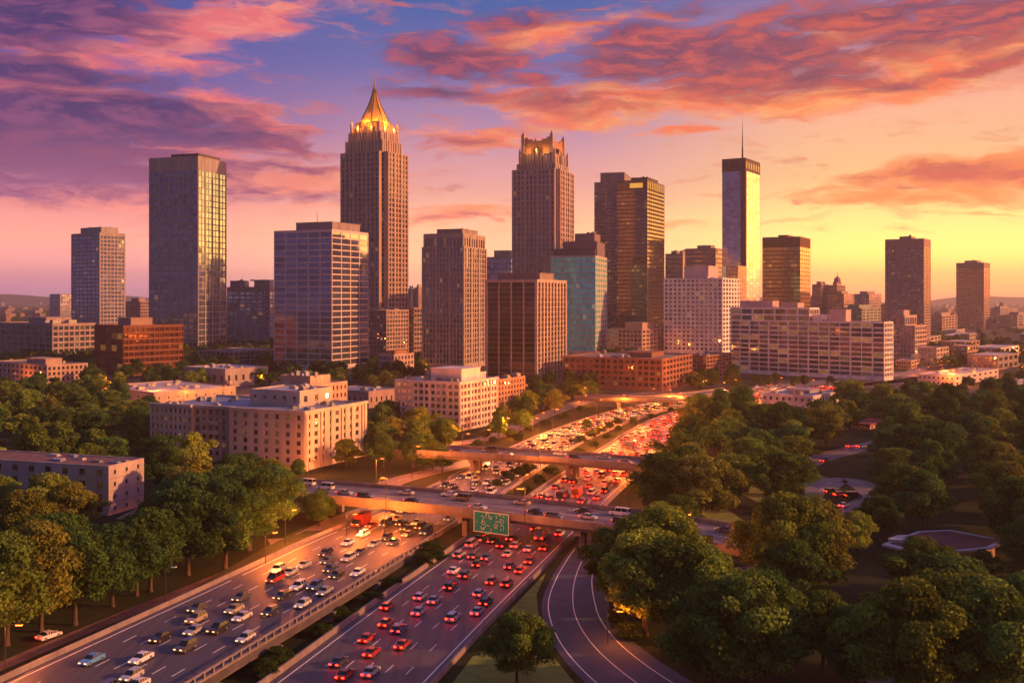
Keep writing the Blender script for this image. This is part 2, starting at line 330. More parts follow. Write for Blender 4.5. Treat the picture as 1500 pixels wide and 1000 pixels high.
def road_sheet(r, y0, y1, step=4):
    m = MB(); prev = None; y = y0
    while y <= y1 + .01:
        w = r.W(y) / 2; a, _ = r.at(y, -w); b, _ = r.at(y, w)
        if prev:
            m.quad(prev[0], prev[1], b, a)
            if a.z > .3:
                dz = Vector((0, 0, 1.3)); m.quad(prev[1], prev[1] - dz, b - dz, b); m.quad(a, a - dz, prev[0] - dz, prev[0]); m.quad(prev[0] - dz, a - dz, b - dz, prev[1] - dz)
        prev = (a, b); y += step
    return m
PAVE = surf("lampglow_pavement", (.22, .165, .145), .6, .3, .3, streak=False, spec=.4, lanes=True)  # paler, warmer road colour stands in for lamplight on the far carriageways
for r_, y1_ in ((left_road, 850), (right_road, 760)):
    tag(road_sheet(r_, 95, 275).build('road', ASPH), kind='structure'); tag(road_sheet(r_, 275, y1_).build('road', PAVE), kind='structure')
mk = MB()
def mark(r, off, y0, y1, w=.16, dash=None):
    y = y0
    while y < y1:
        L_ = dash[0] if dash else 6.0; e = min(y + L_, y1)
        q = []
        for yy, o in ((y, -w / 2), (y, w / 2), (e, w / 2), (e, -w / 2)):
            of = off(yy) if callable(off) else off
            p, _ = r.at(yy, of + o); q.append(p + Vector((0, 0, .014)))
        mk.quad(*q); y += L_ + (dash[1] if dash else 0)
for r in (left_road, right_road):
    for i in range(1, r.nl):
        mark(r, lambda y, i=i, r=r: (r.lane_off(y, i) + r.lane_off(y, i - 1)) / 2, 100, 600, .2, (3.4, 7.5))
    for s_ in (-1, 1):
        mark(r, lambda y, s_=s_, r=r: s_ * (r.W(y) / 2 - 2.1), 100, 620, .26)
# edge polyline roads: a list of left and right pixels on the ground
def strip(name, lp, rp, z, mat, n=8, thick=0, kind='structure'):
    A, B = catmull(lp, n), catmull(rp, n); m = MB()
    for i in range(min(len(A), len(B)) - 1):
        m.quad(A[i], B[i], B[i + 1], A[i + 1])
    o = m.build(name, mat)
    if kind: tag(o, kind=kind)
    return A, B
def G(px, py, z): return at(px, py, z)
rampL = [(852, 786), (830, 812), (808, 846), (794, 880), (798, 915), (818, 955), (862, 1003), (935, 1055)]
rampR = [(896, 786), (887, 812), (882, 846), (890, 880), (903, 910), (942, 950), (1018, 1000), (1115, 1050)]
Ar, Br = strip('ramp', [G(x, y, .07) for x, y in rampL], [G(x, y, .07) for x, y in rampR], .07, surf("asphalt_bluish", (.058, .074, .115), .85, .25, .2, streak=False))
def pmark(A, B, f0, w, dash=None, z=.014, i0=0):
    for i in range(i0, len(A) - 1):
        if dash and i % 3 == 2: continue
        P = []
        for k, o in ((i, -w / 2), (i, w / 2), (i + 1, w / 2), (i + 1, -w / 2)):
            d = (B[k] - A[k]); l = d.length; P.append(A[k] + d * f0 + d / l * o + Vector((0, 0, z)))
        mk.quad(*P)
pmark(Ar, Br, .10, .22); pmark(Ar, Br, .47, .2); pmark(Ar, Br, .80, .22)
# side streets among the trees
def street(pts, w, mat=ASPH2, z=.05, name='street', mid=True):
    C = catmull([G(x, y, z) for x, y in pts], 8); A, B = [], []
    for i, p in enumerate(C):
        t = (C[min(i + 1, len(C) - 1)] - C[max(i - 1, 0)]).normalized(); n = Vector((t.y, -t.x, 0)); A.append(p - n * w / 2); B.append(p + n * w / 2)
    m = MB()
    for i in range(len(A) - 1): m.quad(A[i], B[i], B[i + 1], A[i + 1])
    tag(m.build(name, mat), kind='structure')
    if mid: pmark(A, B, .5, .15, True)
    return C
street([(1120, 700), (1185, 676), (1225, 664), (1262, 655), (1320, 640), (1400, 612)], 11)
street([(1195, 800), (1222, 768), (1252, 745), (1280, 728), (1262, 709), (1226, 703), (1196, 722)], 9)
street([(1080, 830), (1160, 885), (1220, 930), (1330, 1010), (1420, 1060)], 9, ASPH)
street([(520, 735), (576, 706), (630, 691), (668, 682), (720, 668)], 9, ASPH2)
street([(640, 652), (720, 640), (800, 607), (870, 585), (960, 574)], 10, ASPH2)
street([(190, 760), (225, 742), (262, 728)], 8, ASPH2)
street([(-80, 1010), (60, 950), (250, 872), (400, 812), (500, 770), (560, 742)], 3.5, surf("dirt_shoulder", (.16, .10, .07), .95, .4, .3, streak=False), .04, 'path', False)
street([(395, 795), (440, 790), (500, 762), (560, 740)], 9, ASPH2, .055, 'street', False)
street([(1080, 588), (1150, 575), (1330, 556), (1460, 538), (1540, 530)], 16, ASPH2)
street([(1330, 560), (1345, 540), (1372, 520), (1400, 505)], 14, ASPH2)
street([(270, 585), (420, 575), (600, 572)], 12, ASPH2); street([(-60, 595), (140, 572), (270, 560), (420, 552)], 12, ASPH2)
# clearing lawns
def lawn(pts, z=.03):
    m = MB(); P = [G(x, y, z) for x, y in pts]; n = len(m.v); m.v += [tuple(p) for p in P]; m.f.append(tuple(range(len(P)))); m.m.append(0); m.r.append(0)
    # orientation up
    tag(m.build('lawn', surf("lawn_grass", (.15, .20, .035), .95, .35, .25, streak=False)), kind='structure')
lawn([(800, 838), (786, 870), (790, 915), (810, 960), (850, 1010), (700, 1060), (655, 1010), (735, 905)])
lawn([(1040, 700), (1110, 735), (1200, 745), (1215, 700), (1160, 680)])
lawn([(1010, 760), (1080, 770), (1130, 790), (1060, 742), (1020, 738)])
# embankment beside the raised carriageway
em = MB(); prev = None
for i in range(0, 43):
    y = 95 + i * 4; w = left_road.W(y) / 2; a, _ = left_road.at(y, -w); b, _ = left_road.at(y, -w - 9); b.z = .02
    a = a - Vector((0, 0, .1))
    if prev: em.quad(prev[1], prev[0], a, b)
    prev = (a, b)
tag(em.build('embankment', GRASS), kind='structure')
tag(mk.build('road_marking', PAINT), kind='structure')

# railings and barriers
def barrier(r, off, y0, y1, h, w, mat, label, name='concrete_barrier', step=4):
    m = MB(); prev = None; y = y0
    while y <= y1:
        o = off(y); a, _ = r.at(y, o - w / 2); b, _ = r.at(y, o + w / 2); up = Vector((0, 0, h)); dn = Vector((0, 0, -.1))
        ti, tj = a.lerp(b, .25), a.lerp(b, .75)
        if prev:
            pa, pb, pti, ptj = prev
            m.quad(a + dn, pa + dn, pti + up, ti + up); m.quad(pb + dn, b + dn, tj + up, ptj + up); m.quad(pti + up, ptj + up, tj + up, ti + up)
        else: m.quad(a + dn, b + dn, tj + up, ti + up)
        prev = (a, b, ti, tj); y += step
    o = m.build(name, mat); tag(o, label, 'barrier', 'barriers along the highway'); return o
def railing():
    t = empty('bridge_railing', left_road.at(100, left_road.W(100) / 2)[0])
    tag(t, 'long pale concrete railing with posts along the raised left carriageway', 'railing')
    inv = t.location.copy()
    def rail(z0, z1, w, name):
        m = MB(); prev = None
        for i in range(0, 42):
            y = 97 + i * 4; o = left_road.W(y) / 2 - .3
            a, _ = left_road.at(y, o - w / 2); b, _ = left_road.at(y, o + w / 2); a -= inv; b -= inv
            q = [a + Vector((0, 0, z0)), b + Vector((0, 0, z0)), b + Vector((0, 0, z1)), a + Vector((0, 0, z1))]
            if prev:
                for k in range(4): m.quad(prev[k], prev[(k + 1) % 4], q[(k + 1) % 4], q[k])
            prev = q
        m.build(name, CONC, t)
    rail(-1.4, .35, .5, 'fascia'); rail(1.15, 1.4, .34, 'top_rail')
    pm = MB(); pm.box(-.2, .2, -.22, .22, 0, .84); pme = pm.mesh('post', CONC)
    for i in range(64):
        y = 98 + i * 2.5
        p, a = left_road.at(y, left_road.W(y) / 2 - .3); link('post', pme, t, p - inv + Vector((0, 0, .33)), a)
railing()
barrier(left_road, lambda y: -left_road.W(y) / 2 + .3, 97, 330, .85, .6, CONC, 'low concrete barrier on the outer left edge of the raised carriageway')
barrier(left_road, lambda y: left_road.W(y) / 2 - .3, 268, 640, .9, .6, CONC, 'concrete barrier on the median side of the left carriageway beyond the overpass')
barrier(left_road, lambda y: -left_road.W(y) / 2 + .3, 336, 600, .9, .6, CONC, 'concrete barrier below the white office along the left carriageway')
barrier(right_road, lambda y: -right_road.W(y) / 2 + .3, 97, 640, 1.0, .7, CONC, 'long concrete barrier between grassy median and right carriageway')
barrier(right_road, lambda y: right_road.W(y) / 2 - .3, 97, 262, .8, .6, CONC, 'low barrier between the right carriageway and the curving ramp')
barrier(right_road, lambda y: right_road.W(y) / 2 - 5.6, 280, 400, .9, .6, CONC, 'dark barrier dividing off the outer lane beyond the main overpass')
# viaduct piers
def pier(name, p, h, label, group, w=1.1, l=3.2, rz=0):
    t = empty(name, p, rz); tag(t, label, 'pier', group)
    m = MB(); m.box(-l / 2 + .3, l / 2 - .3, -w / 2, w / 2, 0, h - .8); m.build('column', CONC, t)
    c = MB(); c.box(-l / 2 - .4, l / 2 + .4, -w / 2 - .15, w / 2 + .15, h - .8, h); c.build('cap', CONC, t)
    f = MB(); f.box(-l / 2, l / 2, -w / 2 - .3, w / 2 + .3, -.3, .25); f.build('footing', CONC, t)
for i, y in enumerate((150, 168, 186, 206, 226)):
    p, a = left_road.at(y, left_road.W(y) / 2 - 1.2); z = p.z; p.z = 0
    pier('viaduct_pier', p, z - 1.31, 'squat concrete pier under the railing, %s counted from the camera' % ('first', 'second', 'third', 'fourth', 'fifth')[i], 'piers under the raised carriageway', rz=a)

# ------------------------------------------------------------------ overpasses
BRIDGES = {}
def overpass(name, label, pts, z, w, piers, key, mat=ASPH2):
    C = catmull([G(q[0], q[1], q[2] if len(q) > 2 else z) for q in pts], 8); o = C[len(C) // 2].copy(); o.z = 0
    t = empty(name, o); tag(t, label, 'overpass')
    N_ = []
    for i, p in enumerate(C):
        d = (C[min(i + 1, len(C) - 1)] - C[max(i - 1, 0)]); d.z = 0; d.normalize(); N_.append(Vector((d.y, -d.x, 0)))
    BRIDGES[key] = (C, N_, w)
    def sweep(nm, prof, mt):                 # prof: (offset across, z) loop
        m = MB(); prev = None
        for p, n in zip(C, N_):
            q = [p - o + n * a + Vector((0, 0, b)) for a, b in prof]
            if prev:
                for k in range(len(q)): m.quad(prev[k], prev[(k + 1) % len(q)], q[(k + 1) % len(q)], q[k])
            prev = q
        return m.build(nm, mt, t)
    h = w / 2
    sweep('deck', [(-h, 0), (h, 0), (h, -.5), (-h, -.5)], mat)
    sweep('girder', [(-h + .8, -.503), (h - .8, -.503), (h - .8, -1.7), (-h + .8, -1.7)], CONC)
    for s in (-1, 1):
        sweep('parapet', sorted([(s * (h + .003), -.7), (s * (h + .35), -.7), (s * (h + .35), 1.05), (s * (h + .003), 1.05)], key=lambda q: 0), CONC)
    m = MB()
    for f0 in (-.25, 0, .25):
        for i in range(len(C) - 1):
            if f0 and i % 2: continue
            P = [C[k] - o + N_[k] * (f0 * w + e) + Vector((0, 0, .014)) for k, e in ((i, -.1), (i, .1), (i + 1, .1), (i + 1, -.1))]
            m.quad(*P)
    m.build('lane_marking', PAINT, t)
    for fr in piers:
        i = int(fr * (len(C) - 1)); p, n = C[i], N_[i]; a = math.atan2(n.y, n.x)
        b = MB(); b.box(-h + 1, h - 1, -.9, .9, z - 2.8, z - 1.703)
        for q in (-h + 2.5, -h * .2, h * .55): b.box(q - .7, q + .7, -.7, .7, 0, z - 2.803)
        b.build('pier', CONC, t, (p.x - o.x, p.y - o.y, 0), a)
    return t, C, N_
ov1 = overpass('overpass_bridge', 'wide concrete road overpass carrying the green sign across both carriageways', [(330, 706), (421, 714), (545, 724), (680, 736), (820, 752), (940, 766), (1060, 786), (1140, 802)], 7.0, 19, (.22, .46, .64), 'main')
ov2 = overpass('overpass_bridge', 'curved concrete overpass bridge behind the main overpass, on slim piers', [(622, 659), (665, 661), (710, 663), (770, 666), (850, 671), (945, 679), (1010, 686)], 7.0, 14, (.3, .66), 'curved')
ov3 = overpass('overpass_bridge', 'small distant overpass beside the long brick building', [(850, 580), (900, 583), (960, 583), (1010, 579), (1075, 571)], 6.0, 13, (.3, .6), 'far')

# ------------------------------------------------------------------ buildings
LAND = []            # (pixel x, pixel y, phrase) for wording the labels of repeats
class Bld:
    def __init__(s, name, label, cat, d, x0, x1, x2, ytop, th, group=None, wall=(.3, .27, .25), tint=(.2, .24, .32), lit=.1, minw=3.2, cap=100, roof=ROOF):
        th = R(th); c, sn = math.cos(th), math.sin(th); k1 = (x1 - 750) / F
        s.C = Vector((k1 * d, d, 0)); kL, kR = (x0 - 750) / F, (x2 - 750) / F
        s.wL = (kL * d - s.C.x) / (-c - kL * sn); s.wR = (kR * d - s.C.x) / (sn - kR * c); s.d = d; s.th = th
        s.H = CAM_H + (HOR - ytop) / F * d
        s.e = empty(name, s.C, -th); tag(s.e, label, cat, group); s.wall = wallmat(wall); s.tint = tint; s.lit = lit; s.minw = minw; s.left = cap; s.roof = roof; s.glass = GLASS
        FOOT.append((s.C, s.wL, s.wR, th))
    def z(s, y): return CAM_H + (HOR - y) / F * s.d
    def block(s, x0=None, x1=0.0, y0=0.0, y1=None, z0=0.0, z1=None, floors=10, bl=6, br=4, pw=.2, sf=.3, prot=.35, blank=0.0, base=0.0, faces='FRBL', wall=None, tint=None, lit=None,
              majL=0, majR=0, mw=1.6, pwR=None, sfR=None, parapet=.8, roof=None, protR=None, roofname='roof', sill=False):
        x0 = -s.wL if x0 is None else x0; y1 = s.wR if y1 is None else y1; z1 = s.H if z1 is None else z1
        wm = wallmat(wall) if wall else s.wall; tint = tint or s.tint; lit = s.lit if lit is None else lit
        W, D = x1 - x0, y1 - y0; m = MB(); gl = MB(); cand = []
        m.box(x0, x1, y0, y1, z0, z1 - .02)
        def put(f, u0, u1, o0, o1, za, zb):
            if f == 'F': m.box(x0 + u0, x0 + u1, y0 - o0, y0 - o1, za, zb)
            elif f == 'R': m.box(x1 + o0, x1 + o1, y0 + u0, y0 + u1, za, zb)
            elif f == 'B': m.box(x1 - u0, x1 - u1, y1 + o0, y1 + o1, za, zb)
            else: m.box(x0 - o0, x0 - o1, y1 - u0, y1 - u1, za, zb)
        def pos(f, u, o):
            return {'F': (x0 + u, y0 - o), 'R': (x1 + o, y0 + u), 'B': (x1 - u, y1 + o), 'L': (x0 - o, y1 - u)}[f]
        for f in faces:
            front = f in 'FB'; L_ = W if front else D; nb = bl if front else br; w_ = pw if front or pwR is None else pwR; sp = sf if front or sfR is None else sfR
            pr = prot if front or protR is None else protR; mj = majL if front else majR
            ext = pr + .003 if front else 0.0
            zt = z1 - blank; zb = z0 + base; fh = (zt - zb) / floors; bw = L_ / nb; hw = bw * w_ / 2; hs = fh * sp / 2
            for i in range(nb + 1):
                h = hw * (mw if mj and i % mj == 0 else 1); a, b = i * bw - h, i * bw + h
                if i == 0: a, b = -ext, max(h, .25)
                if i == nb: a, b = L_ - max(h, .25), L_ + ext
                put(f, a, b, 0, pr + (.25 if mj and i % mj == 0 else 0), z0, z1)
            for j in range(floors + 1):
                zc = zb + j * fh; za, zz = zc - hs, zc + hs
                if j == 0: za = z0
                if j == floors: zz = z1 - .005
                put(f, 0, L_, 0, pr * .7, max(za, z0), min(zz, z1 - .005))
            for i in range(nb):
                for j in range(floors):
                    u0, u1 = i * bw + hw, (i + 1) * bw - hw; za, zz = zb + j * fh + hs, zb + (j + 1) * fh - hs
                    if zz - za < .1 or u1 - u0 < .1: continue
                    cand.append((f, u0, u1, za, zz, j))
                    if sill and f in 'FR': put(f, u0 - .12, u1 + .12, pr * .7 + .002, pr * .7 + .24, za - .22, za - .002)
        m.build('wall', wm, s.e)
        if parapet >= 0:
            t = MB(); p = parapet; q = .4
            t.box(x0 + q, x1 - q, y0 + q, y1 - q, z1 - .02, z1 + .05)
            t.build(roofname, roof or s.roof, s.e)
            if p > 0:
                t = MB(); e = prot + .01
                t.box(x0 - e, x1 + e, y0 - e, y0 + q, z1, z1 + p); t.box(x0 - e, x1 + e, y1 - q, y1 + e, z1, z1 + p)
                t.box(x0 - e, x0 + q, y0 + q, y1 - q, z1, z1 + p - .003); t.box(x1 - q, x1 + e, y0 + q, y1 - q, z1, z1 + p - .003)
                t.build('parapet', wm, s.e)
        # panes: the largest hundred in view each by themselves, the rest together
        vis = [c for c in cand if c[0] in 'FR']; vis.sort(key=lambda c: -c[5])
        meshes = {}; big = 0
        for c in vis:
            f, u0, u1, za, zz, j = c
            if (u1 - u0) / s.d * F * (1 if f == 'F' else .45) < s.minw or s.left <= 0: continue
            s.left -= 1; cand.remove(c); w, h = u1 - u0, zz - za; key = (f, round(w, 2), round(h, 2))
            if key not in meshes:
                a = MB()
                if f == 'F': a.quad((-w / 2, 0, -h / 2), (w / 2, 0, -h / 2), (w / 2, 0, h / 2), (-w / 2, 0, h / 2))
                else: a.quad((0, -w / 2, -h / 2), (0, w / 2, -h / 2), (0, w / 2, h / 2), (0, -w / 2, h / 2))
                meshes[key] = a.mesh('window', s.glass)
            X, Y = pos(f, (u0 + u1) / 2, .04); o = link('window', meshes[key], s.e, (X, Y, (za + zz) / 2)); o.color = (*[min(.85, 2.5 * c_) for c_ in tint], lit)
        for f, u0, u1, za, zz, j in cand:
            a, b = pos(f, u0, .04), pos(f, u1, .04); gl.quad((*a, za), (*b, za), (*b, zz), (*a, zz), 0, rnd.random() + .001)
        if gl.f:
            o = gl.build('window', s.glass, s.e); o.color = (*[min(.85, 2.5 * c_) for c_ in tint], lit); tag(o, kind='stuff')
        return s
    def pent(s, fx0, fx1, fy0, fy1, h, z0=None, wall=None, name='penthouse', top=True):
        z0 = s.H if z0 is None else z0; m = MB(); X = lambda f: -s.wL * (1 - f); Y = lambda f: s.wR * f
        m.box(X(fx0), X(fx1), Y(fy0), Y(fy1), z0 + .03, z0 + h); e = .3
        m.box(X(fx0) - e, X(fx1) + e, Y(fy0) - e, Y(fy1) + e, z0 + h, z0 + h + .5)
        m.build(name, wallmat(wall) if wall else s.wall, s.e); return s
    def hvac(s, n, z=None, seed=1, zone=(.08, .92, .1, .9), size=(1.5, 4), mat=None, h=(1.0, 2.2)):
        q = random.Random(seed); z = s.H if z is None else z
        for i in range(n):
            fx, fy = q.uniform(zone[0], zone[1]), q.uniform(zone[2], zone[3]); w, d, hh = q.uniform(*size), q.uniform(*size), q.uniform(*h); m = MB()
            m.box(-w / 2, w / 2, -d / 2, d / 2, .03, hh); m.box(-w / 2 + .2, w / 2 - .2, -d / 2 + .2, d / 2 - .2, hh, hh + .25); m.tube((0, 0, hh + .25), (0, 0, hh + .6), min(w, d) * .3, min(w, d) * .3, 10)
            m.build('rooftop_unit', mat or q.choice([METAL, ROOFL, METAL]), s.e, (-s.wL * (1 - fx), s.wR * fy, z)); 
        return s
    def mast(s, fx, fy, h, r=.25, z=None, name='antenna'):
        m = MB(); m.tube((0, 0, 0), (0, 0, h), r, r * .25, 6); m.build(name, DARKM, s.e, (-s.wL * (1 - fx), s.wR * fy, s.H if z is None else z)); return s
    def lm(s, phrase):
        x, y = proj((s.C.x, s.C.y, 0)); LAND.append((x, y, phrase)); return s
FOOT = []
BLUEG = (.17, .22, .34); DARKG = (.10, .11, .13); BRONZE = (.26, .16, .08); MIRR = (.42, .44, .54); GREYW = (.30, .275, .27); PALE = (.42, .37, .33)

# --- the skyline from left to right
b = Bld('glass_tower', 'slim dark blue gridded tower with grey penthouse, leftmost of the tall towers', 'tower', 1400, 105, 146, 183, 341, 36, wall=(.34, .30, .30), tint=BLUEG, lit=.10, minw=2.5)
b.block(floors=27, bl=7, br=7, pw=.24, sf=.34, blank=3, majL=7, majR=7, mw=2.4).pent(.25, .98, .08, .75, 8).hvac(4, b.H + 8, 2, (.3, .9, .1, .6)).lm('slim blue tower')
b = Bld('glass_tower', 'tall dark glass tower with four wide bays, blank top and golden flank', 'tower', 1140, 219, 290, 331, 230, 18, wall=(.30, .28, .28), tint=(.11, .15, .22), lit=.012)
b.block(floors=30, bl=10, br=8, pw=.07, sf=.24, blank=14, base=5, majL=2, majR=2, mw=4.0, sfR=.16, parapet=1.2).pent(.42, 1.0 - .02, .05, .8, 4, wall=(.10, .08, .08)).hvac(5, b.H + 4, 3, (.5, .9, .1, .6)).lm('tall dark glass tower')
b = Bld('office_tower', 'broad grey gridded office tower behind the square blue glass block', 'office tower', 1250, 333, 395, 404, 421, 12, wall=(.30, .28, .29), tint=BLUEG, lit=.08)
b.block(floors=14, bl=7, br=2, pw=.2, sf=.32, blank=5).pent(.05, .4, .1, .8, 8).pent(.62, .98, .1, .8, 9).hvac(4, b.H + 8, 4).lm('broad grey tower')
b = Bld('glass_office', 'square blue glass office block with white grid, plain penthouse and glowing gold flank', 'office tower', 845, 402, 486, 539, 337, 24, wall=(.58, .50, .48), tint=(.12, .14, .22), lit=.0)
b.block(floors=22, bl=5, br=4, pw=.075, sf=.2, blank=1, base=4, prot=.3).pent(.3, .93, .12, .88, 7.2, wall=(.26, .22, .23)).mast(.55, .3, 11, z=b.H + 7).hvac(4, b.H + 7.6, 5, (.4, .9, .2, .8), h=(.6, 1.2)).lm('square blue glass block')

# spired tower with a gold crown
def spired():
    b = Bld('spired_skyscraper', 'tallest stepped skyscraper with lit gold pyramid crown and needle spire', 'skyscraper', 1130, 500, 563, 597, 221, 27, wall=(.40, .29, .245), tint=(.07, .07, .09), lit=.05, minw=2.0)
    n = 7.0; kw = dict(pw=.36, sf=.30, prot=.7, parapet=.6)
    b.block(x1=-n, y1=b.wR - .6, z1=b.z(221), floors=40, bl=9, br=2, faces='FLR', majL=3, mw=1.5, **kw)
    b.block(x0=-b.wL + .6, y0=n, z1=b.z(221) - .06, floors=40, bl=2, br=6, faces='RBF', majR=2, mw=1.5, **kw)
    for (yt, yb, ins) in ((203, 221, 3.2), (190, 203, 6.2), (183, 190, 9.0)):
        b.block(x0=-b.wL + ins, x1=-n * .5 - ins, y0=n * .5 + ins * .6, y1=b.wR - ins, z0=b.z(yb), z1=b.z(yt), floors=max(1, int((yb - yt) * .4)), bl=10, br=8, majL=3, majR=3, pw=.5, sf=.3, prot=.9, parapet=.4)
    cx, cy = -b.wL / 2 - 1.5, b.wR / 2 + 2.0; z0 = b.z(183)
    lw = wallmat((.30, .16, .09))
    m = MB(); hs = 15.5
    m.box(cx - hs, cx + hs, cy - hs, cy + hs, z0, b.z(173.5)); m.build('crown_base', lw, b.e)
    arch = surf("lit_gold_alcove", (.75, .36, .08), .5, .2, .4); ar = MB()
    for f in range(4):
        for k in range(4):
            u = -hs + (k + .5) * hs / 2; o = hs + .06; w = 2.4
            P = [(u - w, o), (u + w, o)]; rot = lambda q: ((q[0], -q[1]), (q[1], q[0]), (-q[0], q[1]), (-q[1], -q[0]))[f]
            p, q = rot(P[0]), rot(P[1]); ar.quad((cx + p[0], cy + p[1], z0 + .5), (cx + q[0], cy + q[1], z0 + .5), (cx + q[0], cy + q[1], b.z(175.5)), (cx + p[0], cy + p[1], b.z(175.5)))
    ar.build('alcove', arch, b.e)
    for f in range(4):
        for k in range(5):
            u = -20 + k * 10; o = 20.5
            p = ((u, -o), (o, u), (-u, o), (-o, -u))[f]
            if k == 4: continue
            hgt = b.z(172 if k == 0 else 177 + (k % 2) * 2) - b.z(190)
            q = MB(); q.box(-1.1, 1.1, -1.1, 1.1, 0, hgt * .8); q.tube((0, 0, hgt * .8), (0, 0, hgt + 2), 1.2, .1, 4); q.build('pinnacle', b.wall, b.e, (cx + p[0] * .92, cy + p[1] * .92, b.z(190)))
    prof = [(174, 17.5), (167, 15.2), (160, 12.6), (152, 9.6), (144, 6.9), (136, 4.6), (129, 3.0), (121, 1.7)]
    for i, ((ya, ra), (yb, rb)) in enumerate(zip(prof, prof[1:])):
        m = MB(); nn = 8
        for k in range(nn):
            a0, a1 = 2 * math.pi * (k + .5) / nn, 2 * math.pi * (k + 1.5) / nn
            for t in range(3):
                za = b.z(ya) + (b.z(yb) - b.z(ya)) * t / 3; zb_ = b.z(ya) + (b.z(yb) - b.z(ya)) * (t + .72) / 3; r0 = ra + (rb - ra) * t / 3; r1 = ra + (rb - ra) * (t + .72) / 3
                m.quad((cx + r0 * math.cos(a0), cy + r0 * math.sin(a0), za), (cx + r0 * math.cos(a1), cy + r0 * math.sin(a1), za), (cx + r1 * math.cos(a1), cy + r1 * math.sin(a1), zb_), (cx + r1 * math.cos(a0), cy + r1 * math.sin(a0), zb_))
        m.build('pyramid_tier', GOLD, b.e)
    inner = MB(); inner.tube((cx, cy, b.z(174)), (cx, cy, b.z(150)), 14, 7, 8); inner.tube((cx, cy, b.z(150)), (cx, cy, b.z(124)), 7, 1.3, 8); inner.build('pyramid_core', GOLD, b.e)
    for k in range(8):
        a = 2 * math.pi * (k + .5) / 8; r_ = MB()
        for (ya, ra), (yb, rb) in zip(prof, prof[1:]):
            r_.tube((cx + ra * 1.02 * math.cos(a), cy + ra * 1.02 * math.sin(a), b.z(ya)), (cx + rb * 1.02 * math.cos(a), cy + rb * 1.02 * math.sin(a), b.z(yb)), .5, .45, 5)
        r_.build('rib', DARKM, b.e)
    sp = MB(); sp.tube((cx, cy, b.z(125)), (cx, cy, b.z(116)), 1.9, .8, 8); sp.tube((cx, cy, b.z(116)), (cx, cy, b.z(99)), .8, .08, 8); sp.build('spire', surf("spire_metal", (.12, .07, .05), .4, .1, 1, metal=.5), b.e)
    # flood lamps at the foot of the pyramid
    for k in range(8):
        a = 2 * math.pi * k / 8
        l = bpy.data.lights.new('crown_lamp', 'POINT'); l.energy = 14000; l.color = (1, .34, .035); l.shadow_soft_size = .6
        o = bpy.data.objects.new('crown_lamp', l); COL.objects.link(o); o.parent = b.e; o.location = (cx + 20.5 * math.cos(a), cy + 20.5 * math.sin(a), b.z(171))
        l2 = bpy.data.lights.new('alcove_lamp', 'POINT'); l2.energy = 5500; l2.color = (1, .30, .03); l2.shadow_soft_size = .5
        o = bpy.data.objects.new('alcove_lamp', l2); COL.objects.link(o); o.parent = b.e; o.location = (cx + 23 * math.cos(a + .39), cy + 23 * math.sin(a + .39), b.z(183))
    b.lm('gold crowned skyscraper'); return b
spired()

b = Bld('stone_tower', 'pale stone tower with vertical piers, corniced top and gold lit flank', 'tower', 870, 619, 679, 712, 362, 20, wall=(.36, .30, .26), tint=(.12, .12, .15), lit=.07)
b.block(floors=23, bl=12, br=9, pw=.34, sf=.24, prot=.5, majL=4, majR=3, mw=1.9, base=4, parapet=.7, sfR=.2)
b.block(x0=-b.wL + 1.2, x1=-1.2, y0=1.2, y1=b.wR - 1.2, z0=b.H + .06, z1=b.z(343.5), floors=1, bl=12, br=9, pw=.4, sf=.25, majL=3, majR=3, prot=.6, blank=1.5, parapet=1.4, roofname='upper_roof')
b.pent(.28, .9, .12, .8, 5, z0=b.z(343.5), wall=(.27, .22, .2)).hvac(5, b.z(343.5) + 5.5, 6, (.3, .85, .2, .7), h=(.5, 1)).lm('pale stone tower')
b = Bld('stone_tower', 'low grey tower peeking out left of the crowned stone skyscraper', 'tower', 1350, 712, 748, 756, 377, 12, wall=(.26, .25, .28), tint=BLUEG, lit=.06, minw=2.5)
b.block(floors=16, bl=6, br=2, pw=.18, sf=.4, blank=1).pent(.3, .95, .1, .9, 9)
b = Bld('dark_office_block', 'dark bronze glass block with white vertical fins and thick white corner', 'office tower', 685, 713, 786, 828, 411, 22, wall=(.46, .38, .33), tint=(.075, .05, .035), lit=.0)
b.block(floors=20, bl=4, br=9, pw=.085, sf=.05, prot=.9, blank=.9, base=3, pwR=.3, sfR=.10, protR=.7, majL=4, mw=2.4, parapet=.9).pent(.15, .99, .12, .6, 5, wall=(.24, .19, .17)).hvac(3, b.H, 9, (.1, .9, .65, .9)).lm('dark bronze finned block')

